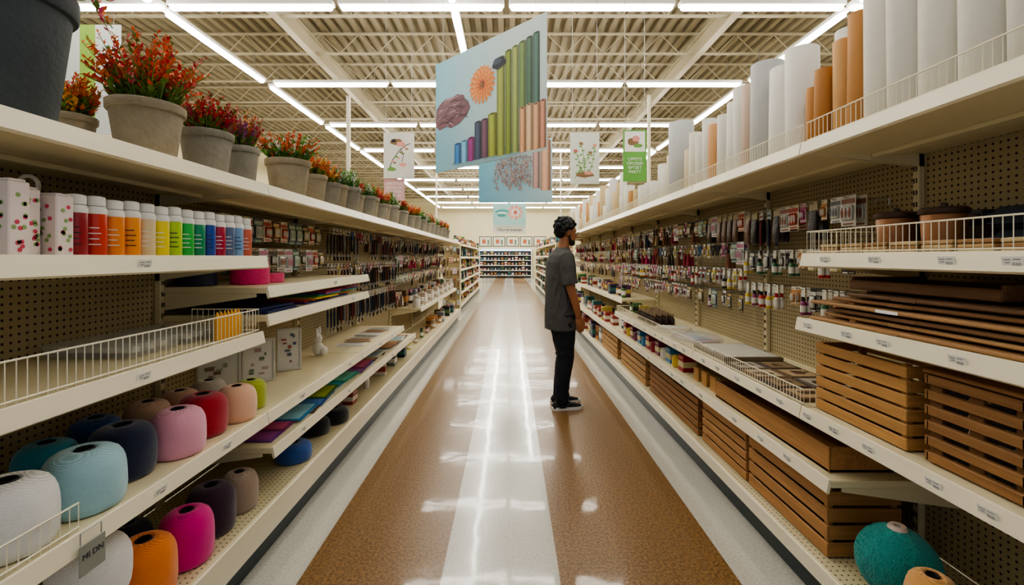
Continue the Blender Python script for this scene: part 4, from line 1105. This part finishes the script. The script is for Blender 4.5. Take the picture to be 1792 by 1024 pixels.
b.ell((.083,0,1.588),(.012,.022,.006),10,M=HT); b.ell((.081,0,1.577),(.012,.019,.006),10,M=HT)
b.ell((.075,0,1.672),(.016,.045,.008),12,M=HT)
AX={-1:0,1:.03}
for s in(-1,1):
    b.ell((-.004,s*.076,1.635),(.018,.01,.03),12,M=HT)
    q=AX[s]
    b.tube([(-.045,s*.13,1.43),(-.045,s*.175,1.4),(-.045,s*.2,1.28),(-.03,s*.215,1.15),(-.015,s*.216,1.1),(.02+q,s*.21,1.0),(.05+q,s*.2,.89),(.058+q,s*.196,.865)],[.045,.052,.047,.041,.039,.038,.029,.027],14)
    hx=.066+q
    b.ell((hx,s*.193,.825),(.04,.018,.053),14)
    for k,(dx,ln) in enumerate(((.03,.07),(.012,.08),(-.006,.075),(-.023,.06))):
        x0=hx+.003+dx; z0=.795; yy=s*.193
        b.tube([(x0,yy,z0+.01),(x0+.006,yy-s*.004,z0-ln*.4),(x0+.01,yy-s*.014,z0-ln*.75),(x0+.006,yy-s*.03,z0-ln)],[.0095,.0088,.008,.0065],8)
    b.tube([(hx+.023,s*.186,.85),(hx+.045,s*.178,.825),(hx+.055,s*.173,.79),(hx+.053,s*.168,.775)],[.012,.011,.009,.007],8)
legs={-1:[(-.045,-.085,.88),(-.04,-.088,.7),(-.03,-.09,.48),(-.055,-.092,.32),(-.07,-.092,.1),(-.065,-.092,.05)],1:[(-.04,.085,.88),(-.015,.088,.7),(.015,.092,.48),(-.005,.095,.32),(-.03,.098,.1),(-.025,.098,.05)]}
for s in(-1,1):
    b.tube(legs[s],[.08,.07,.05,.048,.032,.032],14)
    ax=legs[s][-1][0]; b.ell((ax+.06,s*.094,.04),(.115,.03,.022),14)
rem(b.obj('body',SK,pe),.005,2)
for s in(-1,1):
    m=MB(); m.ell((.08,s*.03,1.647),(.009,.013,.008),12,M=HT); m.ell((.0875,s*.03,1.647),(.003,.005,.005),8,mi=1,M=HT); m.obj('eye',[mat('#e8e4de',.2),BLACK],pe)
m=MB()
for s in(-1,1):
    m.tube([(.1,s*.033+.02*math.cos(t*pi/8),1.645+.016*math.sin(t*pi/8)) for t in range(17)],.0018,6,M=HT)
    m.tube([(.1,s*.053,1.65),(.05,s*.074,1.652),(-.0,s*.084,1.65),(-.018,s*.085,1.638)],.0018,6,M=HT)
m.tube([(.1,-.013,1.65),(.104,0,1.653),(.1,.013,1.65)],.0018,6,M=HT)
m.obj('glasses',mat('#1c1a1a',.4),pe)
h=MB(); h.ell((-.026,0,1.695),(.096,.088,.083),24,M=HT); h.ell((-.06,0,1.645),(.066,.078,.065),20,M=HT)
rr=random.Random(5)
for k in range(260):
    a=rr.uniform(-pi,pi); el=rr.uniform(-.7,1.5)
    d=Vector((math.cos(a)*math.cos(el),math.sin(a)*math.cos(el),math.sin(el)))
    if d.x>.45 and d.z<.38: continue
    if d.x>-.05 and d.z<-.05: continue
    s_=rr.uniform(.011,.022); k2=rr.uniform(.98,1.14)
    q=Vector((-.024+.098*d.x*k2,.088*d.y*k2,1.69+.085*d.z*k2)); h.ell(q,(s_,s_,s_),8,M=HT)
rem(h.obj('hair',mat('#0e0c0b',.6,0,.4,60,.6,90),pe),.0045,0)
m=MB(); m.ell((.042,0,1.562),(.05,.0555,.032),18,M=HT); m.ell((.062,0,1.548),(.032,.034,.024),14,M=HT); m.ell((.089,0,1.599),(.011,.024,.004),10,M=HT)
for s in(-1,1): m.tube([(.01,s*.061,1.62),(.02,s*.06,1.58),(.04,s*.05,1.555)],[.01,.012,.012],8,M=HT)
rem(m.obj('beard',mat('#241813',.8,0,.4,80,.4,120),pe),.005,1)
m=MB()
m.loft([(.735,-.05,0,.145,.19),(.745,-.05,0,.148,.194),(.85,-.056,0,.142,.188),(.98,-.06,0,.134,.178),(1.1,-.06,0,.132,.174),(1.25,-.056,0,.134,.186),(1.36,-.052,0,.13,.196),(1.43,-.046,0,.108,.17),(1.468,-.038,0,.082,.112),(1.492,-.03,0,.066,.072),(1.5,-.028,0,.062,.066)],36)
for s in(-1,1): m.tube([(-.045,s*.11,1.42),(-.048,s*.165,1.405),(-.046,s*.198,1.32),(-.036,s*.214,1.2),(-.03,s*.216,1.165)],[.062,.072,.071,.07,.071],18)
rf=random.Random(3)
for q in range(20):
    s=-1 if q%3 else 1
    z0=rf.uniform(.8,1.3); a0=rf.uniform(-2.6,.2) if s<0 else rf.uniform(.2,2.6); tw=rf.uniform(-.7,.7); ln=rf.uniform(.12,.3)
    pts=[]
    for t in range(7):
        aa=a0+tw*t/6; pts.append((-.056+.131*math.cos(aa),.18*math.sin(aa),z0-ln/2+ln*t/6))
    m.tube(pts,[.004,.009,.012,.014,.012,.009,.004],8)
SH=mat('#4d4b4a',.9,0,.15,6,.5,14,name='grey_cotton')
o=rem(m.obj('t_shirt',SH,pe),.006,2); wrinkle(o,.014,.09)
m=MB()
m.loft([(.76,-.04,0,.128,.17),(.86,-.042,0,.126,.17),(.97,-.048,0,.108,.155)],30)
for s in(-1,1):
    l=legs[s]; m.tube([l[0],l[1],l[2],l[3],l[4],(l[5][0],l[5][1],.065)],[.105,.1,.076,.07,.06,.064],18)
    for q in range(5):
        zz=[.1,.14,.19,.47,.53][q]; cx=l[4][0]+(l[2][0]-l[4][0])*min(1,(zz-.1)/.38); rr0=.06+.016*min(1,(zz-.1)/.38)
        m.tube([(cx+rr0*math.cos(aa),l[3][1]+rr0*math.sin(aa),zz+.012*math.sin(aa*2+q)) for aa in [x_*.45-2.4+q for x_ in range(9)]],[.002,.006,.009,.01,.01,.01,.009,.006,.002],6)
o=rem(m.obj('jeans',mat('#171a24',.85,0,.25,20,.4,40),pe),.006,1); wrinkle(o,.012,.06)
for s in(-1,1):
    ax=legs[s][-2][0]; cy=legs[s][-2][1]
    sh_=MB(); rings=[(-.085,.026,.055),(-.07,.034,.078),(-.02,.038,.1),(.04,.041,.088),(.09,.045,.066),(.14,.044,.055),(.175,.036,.045),(.195,.018,.032)]
    vs=[];fs=[];n=16
    for (x,w,hh) in rings:
        for i in range(n):
            a=2*pi*i/n; ca,sa=math.cos(a),math.sin(a)
            vs.append((ax+x,cy+w*math.copysign(abs(ca)**.8,ca),.022+max(0,sa)**.9*(hh-.022) if sa>0 else .02))
    k=len(rings)
    for j in range(k-1):
        for i in range(n): fs.append((j*n+i,j*n+(i+1)%n,(j+1)*n+(i+1)%n,(j+1)*n+i))
    fs.append(list(range(n))[::-1]); fs.append([(k-1)*n+i for i in range(n)])
    sh_.add(vs,fs,0,True); so=sh_.obj('shoe',mat('#1b2027',.7,0,.2,30),pe)
    m=MB(); out=[(-.095,0),(-.088,.024),(-.06,.036),(0,.037),(.07,.044),(.13,.047),(.18,.038),(.205,.016),(.208,0)]
    pts=[(ax+a,cy+b_) for a,b_ in out]+[(ax+a,cy-b_) for a,b_ in out[-2:0:-1]]
    m.prism(pts,.001,.03); m.obj('sole',mat('#e4e4e0',.6),so)
    m=MB()
    for q in range(4): m.tube([(ax+.045+q*.022,cy-.022,.078-q*.009),(ax+.05+q*.022,cy,.093-q*.010),(ax+.045+q*.022,cy+.022,.078-q*.009)],.003,5)
    m.obj('laces',mat('#d0d0cc'),so)

# ---------------------------------------------------------------- camera, world
w=bpy.data.worlds.new('w'); S.world=w; w.use_nodes=True
w.node_tree.nodes['Background'].inputs[0].default_value=(.9,.95,1,1); w.node_tree.nodes['Background'].inputs[1].default_value=.4
cam=bpy.data.cameras.new('camera'); co=bpy.data.objects.new('camera',cam); COL.objects.link(co)
co.location=(0,0,1.41); co.rotation_euler=(pi/2,0,0)
cam.sensor_width=36; cam.lens=800/1792*36; cam.shift_x=.0022; cam.shift_y=-.0346; cam.clip_start=.05
S.camera=co
S.view_settings.view_transform='AgX'
try: S.view_settings.look='AgX - Medium High Contrast'
except Exception: pass
S.view_settings.exposure=0.25
